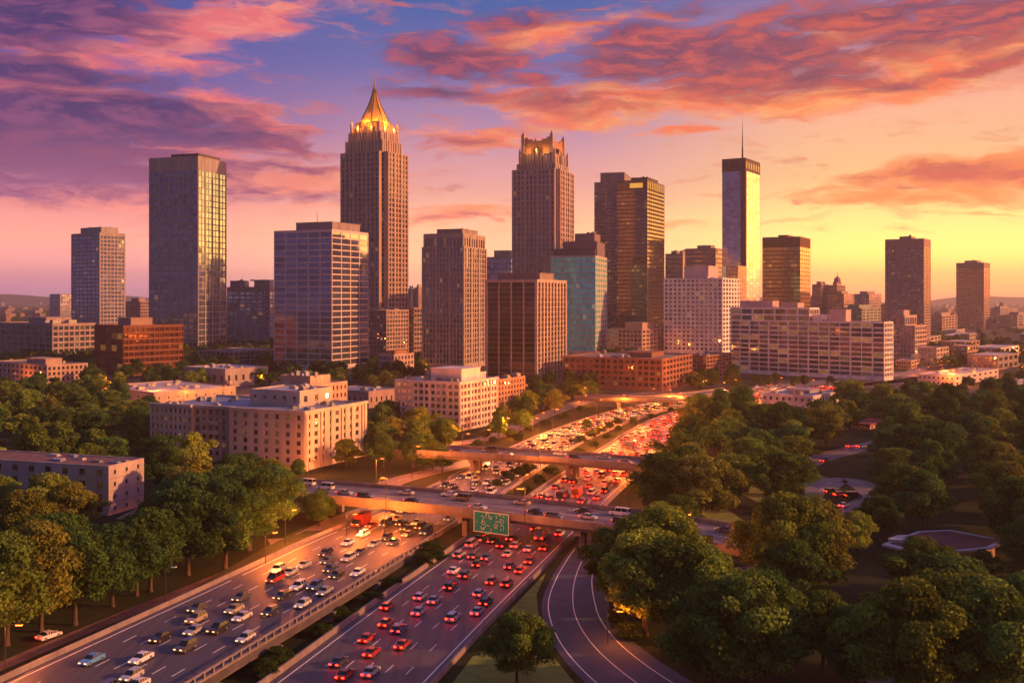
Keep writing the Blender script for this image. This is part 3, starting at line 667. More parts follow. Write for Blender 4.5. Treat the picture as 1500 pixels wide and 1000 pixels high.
def crowned():
    b = Bld('crowned_skyscraper', 'stepped stone skyscraper with four corner pinnacles and lamplit open crown', 'skyscraper', 1150, 751, 818, 840, 247, 20, wall=(.40, .30, .27), tint=(.07, .07, .10), lit=.05, minw=2.0)
    n = 5.0; kw = dict(pw=.40, sf=.28, prot=.7, parapet=.5)
    b.block(x1=-n, y1=b.wR - .6, floors=35, bl=10, br=2, faces='FLR', majL=3, mw=1.6, **kw)
    b.block(x0=-b.wL + .6, y0=n, z1=b.H - .06, floors=35, bl=2, br=6, faces='RBF', majR=2, mw=1.6, **kw)
    for (yt, yb, ins) in ((238, 247, 4.5), (222, 238, 9.0)):
        b.block(x0=-b.wL + ins, x1=-ins * .8 - n * .4, y0=ins * .5 + n * .4, y1=b.wR - ins * .7, z0=b.z(yb), z1=b.z(yt), floors=max(2, int((yb - yt) * .4)), bl=11, br=7, majL=3, majR=3, pw=.46, sf=.28, prot=.9, parapet=.4)
    ins = 10.5; xa, xb, ya, yb = -b.wL + ins, -ins * .95, ins * .62, b.wR - ins * .8; z0, zt = b.z(222), b.z(198)
    cw = surf("crown_stone", (.34, .17, .09), .7, .2, .2)
    for (p, q) in (((xa, ya), (xb, ya)), ((xb, ya), (xb, yb)), ((xb, yb), (xa, yb)), ((xa, yb), (xa, ya))):
        m = MB(); P, Q = Vector((*p, 0)), Vector((*q, 0)); d = (Q - P); L_ = d.length; d.normalize(); nn = Vector((-d.y, d.x, 0)); K = 6
        for i in range(K):
            u0, u1 = L_ * i / K, L_ * (i + 1) / K; mid = abs(i + .5 - K / 2) < 1.1
            top = zt - (4.0 if mid else (2.0 if i in (1, K - 2) else 0)); bot = z0 + (7.5 if mid else 0)
            c = [P + d * u0, P + d * u1, P + d * u1 + nn * 1.2, P + d * u0 + nn * 1.2]
            m.prism([(v.x, v.y) for v in c], bot, top)
        m.build('crown_wall', cw, b.e)
    for x, y in ((xa, ya), (xb, ya), (xb, yb), (xa, yb)):
        m = MB(); hgt = b.z(194) - z0; m.box(-1.8, 1.8, -1.8, 1.8, 0, hgt); m.tube((0, 0, hgt), (0, 0, hgt + 4), 1.8, .2, 4); m.build('pinnacle', b.wall, b.e, (x, y, z0))
    ins2 = 7.5
    for x, y in ((-b.wL + ins2, ins2 * .5), (-ins2 * .8, ins2 * .5), (-ins2 * .8, b.wR - ins2 * .7), (-b.wL / 2, ins2 * .5), (-ins2 * .8, b.wR / 2)):
        m = MB(); m.box(-1.2, 1.2, -1.2, 1.2, 0, 15); m.tube((0, 0, 15), (0, 0, 19), 1.2, .2, 4); m.build('pinnacle', b.wall, b.e, (x, y, b.z(238)))
    m = MB(); m.box(xa + 5, xb - 5, ya + 4, yb - 4, z0, zt - 5); m.build('crown_core', cw, b.e)
    for k, (fx, fy) in enumerate(((.22, -.1), (.5, -.12), (.8, -.1), (1.08, .3), (1.08, .7), (.12, .1), (.5, .1), (.9, .5))):
        l = bpy.data.lights.new('crown_lamp', 'POINT'); l.energy = 2600; l.color = (1, .42, .07); l.shadow_soft_size = .5
        o = bpy.data.objects.new('crown_lamp', l); COL.objects.link(o); o.parent = b.e; o.location = (xa + (xb - xa) * fx, ya + (yb - ya) * fy, z0 + 3)
    b.lm('crowned stone skyscraper')
crowned()

b = Bld('glass_office', 'turquoise glass block with pale gridded flank and stepped dark rooftop', 'office tower', 1085, 807, 872, 889, 375, 15, wall=(.42, .42, .38), tint=(.05, .34, .335), lit=.04, minw=2.4)
b.glass = GLASS_TINTED
b.block(floors=18, bl=14, br=5, pw=.07, sf=.16, prot=.25, blank=.6, pwR=.3, sfR=.45, base=4)
b.pent(.02, .95, .15, .9, 8, wall=(.10, .09, .11)).pent(.2, .98, .2, .9, 16, wall=(.16, .13, .16)).pent(.45, .9, .3, .8, 25, wall=(.2, .15, .16)).hvac(4, b.H + 25.5, 10, (.5, .85, .35, .7)).lm('turquoise glass block')
b = Bld('stone_tower', 'flat mauve tower with boxed top, behind the dark golden striped one', 'tower', 1330, 871, 915, 925, 267, 14, wall=(.25, .19, .21), tint=(.10, .10, .16), lit=.04, minw=2.2)
b.block(floors=44, bl=9, br=3, pw=.34, sf=.4, blank=6).pent(.18, .98, .05, .95, 13).mast(.5, .5, 7, z=b.H + 13)
b = Bld('dark_glass_tower', 'dark glass tower with gold horizontal stripes on its flank and a small amber sign', 'tower', 1250, 903, 948, 973, 264, 25, wall=(.15, .115, .10), tint=(.13, .105, .10), lit=.07, minw=2.0)
b.block(z1=b.z(277), floors=40, bl=12, br=8, pw=.10, sf=.30, prot=.2, sfR=.44, pwR=.06, protR=.25, parapet=-1)
b.block(z0=b.z(277), floors=1, bl=12, br=8, pw=.2, sf=.15, prot=.22, tint=(.06, .05, .05), lit=0)
b.pent(.35, .9, .2, .8, 5, wall=(.10, .08, .08)).hvac(7, b.H + 5, 12, (.4, .85, .25, .7))
sg = MB(); w = b.wL; sg.box(-w * .56, -w * .14, -.5, -.36, b.z(274.5), b.z(267.5)); so = sg.build('sign_panel', emit("amber_sign", (.9, .45, .06), .6), b.e)
b.lm('dark gold striped tower')
for (d, x0, x1, x2, yt, lab, w_) in ((1500, 1004, 1048, 1058, 364, 'wide banded mauve office behind the white gridded block', (.30, .21, .2)), (1620, 975, 992, 1003, 372, 'narrow mauve tower with water tank beside the gold striped tower', (.24, .18, .18)), (1560, 992, 1000, 1008, 372, 'thin tan slab in the gap between gold striped and banded towers', (.36, .25, .2))):
    b = Bld('stone_tower', lab, 'tower', d, x0, x1, x2, yt, 26, wall=w_, tint=(.14, .11, .12), lit=.05)
    b.block(floors=20 if x0 > 1000 else 18, bl=6, br=3, pw=.08 if x0 > 1000 else .3, sf=.5, blank=1).pent(.35, .8, .2, .8, 5).hvac(2, b.H + 5, x0)
b = Bld('white_office_block', 'white gridded concrete block with punched windows and boxy penthouse', 'office tower', 1100, 973, 1058, 1083, 408, 30, wall=(.80, .74, .72), tint=(.12, .11, .15), lit=.03, minw=2.2)
b.block(floors=17, bl=13, br=6, pw=.36, sf=.38, prot=.45, base=3).pent(.3, .72, .15, .7, 14, wall=(.55, .43, .43)).hvac(4, seed=13).lm('white gridded block')
b = Bld('stone_tower', 'slim yellowish gridded slab behind the white gridded block', 'tower', 1180, 1064, 1081, 1093, 390, 32, wall=(.50, .38, .28), tint=(.25, .18, .12), lit=.10)
b.block(floors=20, bl=5, br=5, pw=.3, sf=.35)
def westin():
    b = Bld('mirror_tower', 'mirrored glass tower with dark cap and tall needle antenna', 'skyscraper', 1240, 1058, 1092, 1113, 232, 31, wall=(.10, .07, .065), tint=(.28, .28, .34), lit=0.0, minw=2.0)
    z2 = b.z(250)
    b.block(z1=z2, floors=56, bl=6, br=4, pw=.02, sf=.05, prot=.12, parapet=-1, tint=(.30, .28, .33))
    b.block(z0=z2, floors=1, bl=9, br=6, pw=.3, sf=.5, prot=.3, tint=(.05, .04, .04))
    for (xa, xb, ya, yb) in ((-6.0, .5, -.6, 3.0),):
        m = MB(); m.box(xa, xb, ya, yb, 0, z2 + .004); m.build('corner_pier', b.wall, b.e)
    m = MB()
    m.tube((0, 0, 0), (0, 0, 16), 1.3, 1.0, 8); m.tube((0, 0, 16), (0, 0, 34), .8, .5, 8); m.tube((0, 0, 34), (0, 0, b.z(168) - b.H), .4, .06, 8); m.build('antenna', DARKM, b.e, (-b.wL * .35, b.wR * .35, b.H))
    b.hvac(6, seed=14, zone=(.1, .9, .1, .8), size=(1, 2.5)).lm('mirrored needle tower')
westin()
b = Bld('bronze_tower', 'copper coloured glass tower with blank red brown top band', 'tower', 1550, 1117, 1172, 1187, 361, 28, wall=(.26, .115, .05), tint=(.42, .22, .10), lit=.06, minw=2.4)
b.block(floors=22, bl=12, br=5, pw=.1, sf=.28, prot=.2, sfR=.2, parapet=-1, lit=.1)
b.block(z0=b.H, z1=b.z(347), floors=1, bl=1, br=1, pw=.02, sf=1.9, prot=.25).pent(.36, .62, .2, .8, 4, z0=b.z(347)).lm('copper glass tower')
b = Bld('concrete_tower', 'tall tan gridded tower with sunlit edge at the hazy right of downtown', 'tower', 1320, 1297, 1353, 1363, 350, 33, wall=(.34, .23, .20), tint=(.16, .13, .14), lit=.06, minw=2.2)
b.block(floors=34, bl=12, br=5, pw=.3, sf=.4, blank=9, prot=.4, base=3).pent(.33, .64, .2, .8, 4).hvac(3, b.H + 4, 15, (.35, .6, .3, .7)).lm('tan gridded tower')
b = Bld('concrete_tower', 'shorter reddish tan tower farthest right on the skyline', 'tower', 2000, 1401, 1441, 1450, 385, 36, wall=(.34, .20, .17), tint=(.16, .12, .13), lit=.03, minw=2.2)
b.block(floors=24, bl=10, br=4, pw=.3, sf=.42, blank=9, prot=.4).pent(.25, .72, .2, .8, 5).hvac(2, b.H + 5, 16, (.4, .6, .3, .7)).lm('farthest tan tower')

# long glass office in front of the downtown core
def long_office():
    b = Bld('long_glass_office', 'long low glass office slab with white grid, many lit windows and a taller end', 'office', 745, 1071, 1295, 1307, 473, 43, wall=(.80, .74, .72), tint=(.10, .11, .15), lit=.2, minw=2.6)
    x = -b.wL * .46
    b.block(floors=11, bl=15, br=5, pw=.05, sf=.27, prot=.5, base=2.5, majL=2, mw=2.2, pwR=.2, sfR=.3, lit=.17)
    b.block(x1=x, z0=b.H + .06, z1=b.H + 10, floors=2, bl=7, br=4, pw=.05, sf=.27, prot=.5, majL=2, mw=2.2, roofname='upper_roof')
    b.pent(.05, .28, .2, .9, 5.5, z0=b.H + 10, wall=(.5, .4, .4)).pent(.34, .45, .2, .9, 4, z0=b.H + 10, wall=(.52, .42, .4)).pent(.66, .76, .2, .8, 9, wall=(.52, .42, .42)).pent(.52, .64, .3, .9, 5)
    b.hvac(6, seed=17).lm('long glass office'); b.lm('long glass office'); LAND[-1] = (1110, 552, 'long glass office')
long_office()
b = Bld('long_glass_office', 'stepped pale office wing behind the right end of the long glass office', 'office', 960, 1307, 1340, 1357, 478, 40, wall=(.46, .34, .32), tint=(.18, .15, .2), lit=.1)
b.block(floors=8, bl=6, br=5, pw=.2, sf=.35).block(x1=-b.wL * .45, z0=b.H + .06, z1=b.z(463), floors=1, bl=3, br=5, pw=.2, sf=.35, roofname='upper_roof').pent(.1, .4, .2, .7, 5, z0=b.z(463)).lm('stepped pale office')

# --- middle distance
b = Bld('office_block', 'wide low office with dark glass front and pale gridded flank at far left', 'office', 1000, -8, 77, 139, 475, 35, wall=(.36, .28, .26), tint=(.10, .13, .17), lit=.08)
b.block(floors=6, bl=9, br=8, pw=.12, sf=.22, pwR=.22, sfR=.34, prot=.5, blank=1).hvac(4, seed=20, size=(4, 9), h=(3, 5)).pent(.45, .75, .2, .8, 6).lm('far left office')
b = Bld('copper_office', 'reddish copper glass office block with horizontal bands and a dark end wall', 'office', 790, 139, 180, 268, 478, 38, wall=(.24, .09, .045), tint=(.16, .07, .04), lit=.14)
b.block(floors=8, bl=5, br=12, pw=.05, sf=.06, prot=.2, pwR=.12, sfR=.36, protR=.7, blank=.5, wall=(.20, .075, .04)).pent(.5, .95, .15, .5, 6, wall=(.34, .22, .18)).hvac(3, seed=21).lm('copper office block')
b = Bld('apartment_block', 'small beige four storey block with square windows and sunny end', 'building', 690, -8, 69, 128, 536, 38, wall=(.42, .30, .24), tint=(.12, .11, .13), lit=.06)
b.block(floors=4, bl=12, br=9, pw=.46, sf=.42, prot=.25, roof=ROOF, sill=True).pent(.55, .9, .1, .5, 4).hvac(4, seed=22).lm('small beige block')
b = Bld('stone_tower', 'small distant slab tower beyond the far left office', 'tower', 2200, 73, 88, 105, 431, 30, wall=(.28, .24, .28), tint=BLUEG, lit=.04)
b.block(floors=14, bl=5, br=5, pw=.2, sf=.4)
b = Bld('parking_deck', 'low greyish mauve flat block in front of the broad grey tower', 'building', 880, 292, 342, 404, 516, 36, wall=(.30, .24, .25), tint=(.06, .06, .09), lit=.03)
b.block(floors=4, bl=8, br=8, pw=.25, sf=.4).hvac(5, seed=23, size=(3, 6)).lm('grey mauve flat block')
b = Bld('stone_podium', 'grey podium building at the foot of the gold crowned skyscraper', 'building', 960, 538, 566, 598, 455, 32, wall=(.36, .27, .25), tint=(.12, .11, .13), lit=.08)
b.block(floors=12, bl=6, br=8, pw=.3, sf=.35).hvac(3, seed=24).lm('grey podium')
b = Bld('stone_podium', 'dark podium wing just left of the pale stone tower', 'building', 1000, 592, 606, 630, 452, 28, wall=(.28, .20, .18), tint=(.12, .1, .1), lit=.12)
b.block(floors=11, bl=4, br=6, pw=.2, sf=.35)
b = Bld('town_house', 'pinkish three storey house with orange roof among trees below the skyscraper', 'house', 770, 555, 577, 606, 520, 34, wall=(.42, .30, .28), tint=(.1, .1, .12), lit=.08, roof=surf("tile_orange", (.32, .14, .07), .8, .2, .5))
b.block(floors=4, bl=6, br=6, pw=.45, sf=.45, prot=.2).pent(.2, .8, .2, .8, 2.5, wall=(.34, .16, .08)).lm('pinkish house')
b = Bld('stone_podium', 'low pinkish office with boxed roof behind the long brick block', 'building', 1090, 889, 940, 973, 483, 30, wall=(.40, .27, .24), tint=(.1, .09, .1), lit=.10)
b.block(floors=6, bl=9, br=6, pw=.3, sf=.42).pent(.45, .95, .1, .6, 7).lm('low pinkish office')
b = Bld('brick_block', 'long red brown brick block with sunlit end beside the highway', 'building', 662, 826, 970, 1013, 527, 26, wall=(.26, .115, .075), tint=(.10, .06, .05), lit=.14)
b.block(floors=5, bl=16, br=9, pw=.3, sf=.42, prot=.35, majL=4, mw=1.7, base=2, roof=ROOF).hvac(10, seed=25, size=(2, 5)).pent(.55, .8, .3, .7, 3).lm('long brick block')
b = Bld('brick_block', 'shorter brick block behind the long one, below the white gridded block', 'building', 760, 1008, 1034, 1071, 522, 34, wall=(.27, .13, .09), tint=(.1, .07, .06), lit=.14)
b.block(floors=6, bl=6, br=8, pw=.25, sf=.42).hvac(4, seed=26).lm('shorter brick block')
b = Bld('warehouse', 'long low warehouse with pale sunlit wall and grey flat roof', 'warehouse', 585, 140, 226, 345, 576, 42, wall=(.48, .36, .28), tint=(.08, .07, .08), lit=.0, roof=ROOFL)
b.block(floors=1, bl=6, br=9, pw=.86, sf=.8, prot=.15, parapet=.5).hvac(14, seed=27, size=(1.5, 4), h=(.6, 1.6)).lm('long low warehouse')
b = Bld('warehouse', 'low blue grey roofed hall left of the white office', 'warehouse', 560, 478, 540, 584, 574, 35, wall=(.36, .25, .22), tint=(.07, .07, .09), lit=0, roof=ROOFB)
b.block(floors=1, bl=8, br=6, pw=.7, sf=.7, prot=.15, parapet=.4).hvac(6, seed=28, h=(.6, 1.4)).lm('blue roofed hall')
b = Bld('warehouse', 'flat pale roofed hall among trees before the grey mauve block', 'warehouse', 690, 270, 330, 392, 541, 36, wall=(.36, .29, .28), tint=(.07, .07, .09), lit=0, roof=ROOFL)
b.block(floors=1, bl=6, br=6, pw=.7, sf=.7, prot=.15, parapet=.4).hvac(8, seed=29, h=(.6, 1.6))
b = Bld('apartment_block', 'stepped cream block with row of small arches behind the cream apartments', 'building', 450, 398, 455, 508, 566, 30, wall=(.50, .35, .26), tint=(.1, .08, .08), lit=.05, roof=ROOFL)
b.block(floors=6, bl=9, br=9, pw=.6, sf=.5, prot=.2).block(x0=-b.wL * .85, x1=-2, y0=2, y1=b.wR * .62, z0=b.H + .06, z1=b.z(554), floors=1, bl=5, br=5, pw=.9, sf=.9, prot=.1, roof=ROOFB, roofname='upper_roof').hvac(5, b.z(554), 30, (.2, .9, .15, .5)).lm('stepped cream block')

for d_, x0_, x1_, x2_, yt_, lab_ in ((700, 1345, 1398, 1462, 551, 'long pale flat roofed hall behind the dark woods near the lamplit district'), (640, 1466, 1492, 1530, 563, 'pale flat roofed hall at the right edge behind the woods')):
    b = Bld('warehouse', lab_, 'warehouse', d_, x0_, x1_, x2_, yt_, 42, wall=(.52, .44, .42), tint=(.08, .07, .08), lit=.1, roof=ROOFL)
    b.block(floors=2, bl=8, br=8, pw=.6, sf=.6, prot=.15, parapet=.5).hvac(9, seed=int(d_), size=(1.5, 4), h=(.6, 1.6))

def cream():
    b = Bld('cream_apartments', 'large cream six storey apartment block with long windowed front and sunlit end', 'apartment block', 356, 219, 446, 536, 606, 24, wall=(.46, .395, .33), tint=(.11, .11, .14), lit=.05, roof=ROOFB, minw=2.0)
    W = b.wL; H = b.H
    kw = dict(sf=.44, prot=.28, parapet=.0, base=2, sill=True)
    b.block(x0=-W * .46, floors=6, bl=7, br=9, pw=.62, pwR=.52, majR=3, mw=1.3, faces='FRB', **kw)
    b.block(x0=-W * .72, x1=-W * .46 - .01, y0=2.2, y1=b.wR - 1, z1=H - .08, floors=6, bl=6, br=3, pw=.48, faces='FB', wall=(.42, .29, .23), **kw)
    b.block(x1=-W * .72 - .01, y0=.8, y1=b.wR - 2, z1=H - .04, floors=6, bl=9, br=3, pw=.52, faces='FLB', **kw)
    for (xa, xb, y0, zz) in ((-W * .46, 0, 0, H), (-W * .72, -W * .46, 2.2, H - .08), (-W, -W * .72, .8, H - .04)):
        m = MB(); e = .7; m.box(xa + (.0 if xa > -W else -e), xb - .02 + (e if xb == 0 else 0), y0 - e, y0 + .5, zz + .052, zz + 1.0)
        if xb == 0: m.box(-.5, e, .502, b.wR + e, zz + .05, zz + .995)
        m.box(xa + .02, xb - .02, b.wR - 2.5, b.wR - 1.9, zz + .06, zz + .9); m.build('cornice', b.wall, b.e)
    b.block(x0=-W * .52, x1=-W * .2, y0=b.wR * .42, y1=b.wR * .95, z0=H + .06, z1=H + 5.6, floors=1, bl=5, br=3, pw=.7, sf=.6, prot=.15, parapet=.5, roof=ROOFL, roofname='upper_roof')
    # pilaster strips on the sunlit end
    for f in (.0, .22, .38, .55, .72, .9):
        m = MB(); m.box(.30, .75, b.wR * f + .4, b.wR * f + 1.5, 0, H - .3); m.build('pilaster', b.wall, b.e)
    m = MB(); m.box(-W * .66, -W * .55, .9, 2.0, H - 6, H - 4.5); m.box(-W * .66, -W * .55, .9, 1.9, H - 9.5, H - 8); m.build('balcony', surf("balcony_stone", (.4, .3, .26), .8), b.e)
    b.hvac(14, seed=31, zone=(.04, .45, .1, .85), size=(1.2, 3), h=(.5, 1.3)); b.hvac(8, seed=32, zone=(.82, .98, .08, .85), size=(1.2, 3.4), h=(.5, 1.3)); b.hvac(5, H + 5.6, 33, (.52, .78, .5, .9), (1.5, 3), h=(.6, 1.3))
    b.lm('cream apartments')
cream()
def white_office():
    b = Bld('white_office', 'white seven storey office with square windows and big white rooftop box', 'office', 462, 580, 673, 727, 562, 28, wall=(.50, .46, .45), tint=(.15, .14, .16), lit=.06, roof=ROOFL, minw=2.2)
    b.block(floors=7, bl=11, br=11, pw=.26, sf=.40, prot=.4, majL=3, majR=3, mw=1.5, base=.5, lit=.05, sill=True)
    b.pent(.42, .9, .22, .72, 5.6, wall=(.6, .52, .5)).pent(.3, .42, .3, .7, 2.5, wall=(.28, .25, .25)).pent(.5, .88, .74, .92, 3, wall=(.5, .44, .42)).hvac(14, seed=34, zone=(.05, .95, .05, .2), size=(1, 2.6)).hvac(8, seed=35, zone=(.05, .35, .2, .9), size=(1, 3)).lm('white seven storey office')
white_office()
b = Bld('brick_block', 'narrow tan brick wing joined behind the white seven storey office', 'office', 515, 716, 729, 768, 558, 28, wall=(.36, .21, .14), tint=(.14, .1, .1), lit=.06, roof=ROOFL)
b.block(floors=7, bl=4, br=9, pw=.42, sf=.4, prot=.35).hvac(5, seed=36)
def white_low():
    b = Bld('white_school', 'low white building with small dark windows among trees before the glass office', 'building', 540, 1116, 1190, 1230, 581, 40, wall=(.62, .55, .55), tint=(.07, .07, .09), lit=0, roof=ROOFB)
    b.block(floors=2, bl=8, br=9, pw=.6, sf=.55, prot=.15, parapet=.6).hvac(14, seed=37, size=(1.2, 4), h=(.5, 1.4)).pent(.3, .7, .45, .8, 1.6, wall=(.3, .28, .3)).lm('low white building')
white_low()
def concrete():
    b = Bld('concrete_block', 'plain grey concrete block with few small windows and ribbed roof, rising behind trees', 'building', 283, -60, 159, 210, 684, 18, wall=(.40, .33, .30), tint=(.07, .07, .09), lit=.0, roof=ROOFR, minw=2)
    W = b.wL; H = b.H
    b.block(floors=4, bl=9, br=3, pw=.66, sf=.50, pwR=.82, sfR=.68, sill=True, prot=.12, parapet=.35, roof=surf("roof_brown", (.17, .10, .09), .85, .35, .3, streak=False))
    for i in range(9):
        m = MB(); q = random.Random(40 + i); w = q.uniform(2, 5); m.box(-w / 2, w / 2, -.9, .9, 0, .35); m.box(-w / 2 + .2, w / 2 - .2, -.7, .7, .35, .6)
        m.build('skylight', q.choice([ROOFL, METAL, ROOFB]), b.e, (-W * q.uniform(.03, .55), b.wR * q.uniform(.2, .85), H + .055))
    for k in (1, 2, 3):
        m = MB(); m.box(.125, .15, .3, b.wR - .3, H * k / 4 - .06, H * k / 4 + .06); m.build('string_course', CONC, b.e)
    b.lm('plain concrete block')
concrete()
b = Bld('small_house', 'small pale house with red blue roof among trees beyond the side street', 'house', 470, 1248, 1274, 1299, 624, 40, wall=(.55, .38, .30), tint=(.08, .08, .1), lit=.1, roof=ROOFR)
b.block(floors=1, bl=4, br=4, pw=.5, sf=.5, prot=.15, parapet=.2).pent(-.03, 1.03, -.03, 1.03, .5, wall=(.26, .08, .07))
# flat red roofed pavilion in the trees
def pavilion():
    P = [at(x, y, 3.6) for x, y in ((1292, 797), (1345, 778), (1392, 776), (1476, 792), (1452, 802), (1392, 808), (1330, 806))]
    c = sum(P, Vector()) / len(P); t = empty('pavilion', (c.x, c.y, 0)); tag(t, 'flat red roofed pavilion with pale rim in the trees', 'pavilion')
    ring = [(p.x - c.x, p.y - c.y) for p in P][::-1]
    ring = ring if sum(a[0] * b_[1] - b_[0] * a[1] for a, b_ in zip(ring, ring[1:] + ring[:1])) > 0 else ring[::-1]
    m = MB(); m.prism(ring, 3.2, 3.7); m.build('roof_rim', wallmat((.45, .40, .42)), t)
    m = MB(); m.prism([(x * .88, y * .88) for x, y in ring], 3.7, 3.78); m.build('roof', ROOFR, t)
    m = MB(); m.prism([(x * .8, y * .8) for x, y in ring], 0, 3.2); m.build('wall', wallmat((.30, .2, .18)), t)
    m = MB(); m.prism([(x * .25 - 9, y * .25 + 1) for x, y in ring], 3.78, 4.4); m.build('rooftop_unit', ROOFL, t)
    LAND.append((1385, 800, 'red roofed pavilion'))
pavilion()
# distant low-rise blocks, each a thing of its own
def lows():
    q = random.Random(77)
    named = [(1700, 1214, 1226, 1238, 418, 'hazy stepped tower with domed top and thin spire', True), (1700, 1190, 1203, 1214, 417, 'small hazy block right behind the copper glass tower', False), (1650, 1212, 1236, 1251, 431, 'broad hazy block in front of the spired hazy tower', False), (1850, 1248, 1273, 1291, 431, 'hazy mauve flat block between spired tower and tan tower', False),
             (1500, 1225, 1262, 1290, 452, 'pale hazy low office above the long glass office', False), (1700, 1180, 1196, 1212, 437, 'pale block low beside the copper tower foot', False), (2400, 1448, 1465, 1484, 452, 'hazy low block with rounded tank right of the farthest tower', True), (1800, 1357, 1380, 1402, 463, 'hazy mauve low block between the two tan towers', False), (2000, 1460, 1490, 1530, 462, 'low hazy block at the right end of the skyline', False),
             (1500, 182, 206, 222, 442, 'dim low tower between slim blue tower and dark glass tower', False), (1900, 597, 603, 608, 423, 'tiny hazy tower right of the gold crowned skyscraper', False), (1900, 608, 613, 619, 421, 'tiny hazy tower touching the pale stone tower', False), (1450, 842, 862, 880, 352, 'dark mauve tower top above the turquoise block', False), (1750, 1291, 1300, 1312, 446, 'hazy block behind the tan gridded tower', False)]
    for (d, x0, x1, x2, yt, lab, sp) in named:
        b = Bld('hazy_tower', lab, 'building', d, x0, x1, x2, yt, 34, wall=(q.uniform(.24, .4), q.uniform(.2, .28), q.uniform(.2, .26)), tint=(.14, .12, .15), lit=.05, cap=0)
        b.block(floors=max(3, int(b.H / 4.5)), bl=6, br=5, pw=.3, sf=.42)
        b.pent(.3, .75, .2, .8, 5)
        if sp:
            m = MB(); m.tube((0, 0, 0), (0, 0, 6), 6, 5.5, 10); m.tube((0, 0, 6), (0, 0, 10), 5.5, 2, 10); m.tube((0, 0, 10), (0, 0, 19 if x0 < 1300 else 12), .8, .1, 6); m.build('dome', b.wall, b.e, (-b.wL * .45, b.wR * .5, b.H + 5))
    made = []
    pool = [(q.uniform(-30, 1530), q.uniform(446, 476)) for _ in range(230)] + [(q.uniform(1330, 1535), q.uniform(456, 548)) for _ in range(130)] + [(q.uniform(-20, 110), q.uniform(452, 475)) for _ in range(14)] + [(q.uniform(540, 640), q.uniform(500, 530)) for _ in range(6)] + [(q.uniform(830, 1000), q.uniform(492, 512)) for _ in range(9)] + [(q.uniform(270, 420), q.uniform(520, 545)) for _ in range(5)]
    for px, yb in pool:
        d = CAM_H * F / (yb - HOR)
        if d < 1000 and px > 1000 and px < 1320: continue
        p = Vector(((px - 750) / F * d, d, 0)); w, dp = q.uniform(18, 60), q.uniform(18, 45); h = q.uniform(6, 17) * (1.5 if d > 2200 else 1)
        ok = all((p - (c + Vector((-math.cos(t) * wl / 2 + math.sin(t) * wr / 2, math.sin(t) * wl / 2 + math.cos(t) * wr / 2, 0)))).length > .62 * max(wl, wr) + max(w, dp) * .62 for c, wl, wr, t in FOOT)
        if not ok or (d < 1300 and px > 1468): continue
        x, y = proj((p.x, p.y, 0)); wpx = w / d * F
        col = q.choice([(.42, .33, .29), (.30, .25, .26), (.36, .2, .15), (.5, .43, .4), (.26, .2, .2), (.40, .30, .22)])
        name = {(.42, .33, .29): 'beige', (.30, .25, .26): 'grey', (.36, .2, .15): 'brick red', (.5, .43, .4): 'off white', (.26, .2, .2): 'brown', (.40, .30, .22): 'tan'}[col]
        b = Bld('low_rise', 'x', 'building', d, x - wpx * .6, x, x + wpx * .4, HOR + (CAM_H - h) * F / d, q.uniform(28, 42), 'distant low rise blocks', wall=col, tint=(.1, .09, .1), lit=.12, cap=0, roof=q.choice([ROOF, ROOFL, ROOFB, ROOFL]))
        b.block(floors=max(2, int(h / 4)), bl=6, br=4, pw=.35, sf=.45, parapet=.4)
        made.append((x, y, name, b.e))
    return made
LOWS = lows()

# ------------------------------------------------------------------ trees
def leaf_mat(name, base, transl=.25):
    m = bpy.data.materials.new(name); m.use_nodes = True; nt = m.node_tree; N, L = nt.nodes, nt.links; nt.nodes.clear()
    oi = N.new('ShaderNodeObjectInfo'); a = N.new('ShaderNodeAttribute'); a.attribute_name = 'rnd'
    mr = N.new('ShaderNodeMapRange'); L.new(a.outputs['Fac'], mr.inputs[0]); mr.inputs[3].default_value = .45; mr.inputs[4].default_value = 1.9
    sc = N.new('ShaderNodeVectorMath'); sc.operation = 'SCALE'; L.new(oi.outputs['Color'], sc.inputs[0]); L.new(mr.outputs[0], sc.inputs['Scale'])
    d = N.new('ShaderNodeBsdfDiffuse'); t = N.new('ShaderNodeBsdfTranslucent'); L.new(sc.outputs[0], d.inputs[0]); L.new(sc.outputs[0], t.inputs[0])
    mx = N.new('ShaderNodeMixShader'); mx.inputs[0].default_value = transl; L.new(d.outputs[0], mx.inputs[1]); L.new(t.outputs[0], mx.inputs[2])
    o = N.new('ShaderNodeOutputMaterial'); L.new(mx.outputs[0], o.inputs[0]); return m
LEAF = leaf_mat("leaves", None)
BARK = surf("bark", (.085, .06, .045), .95, .35, 2.0)
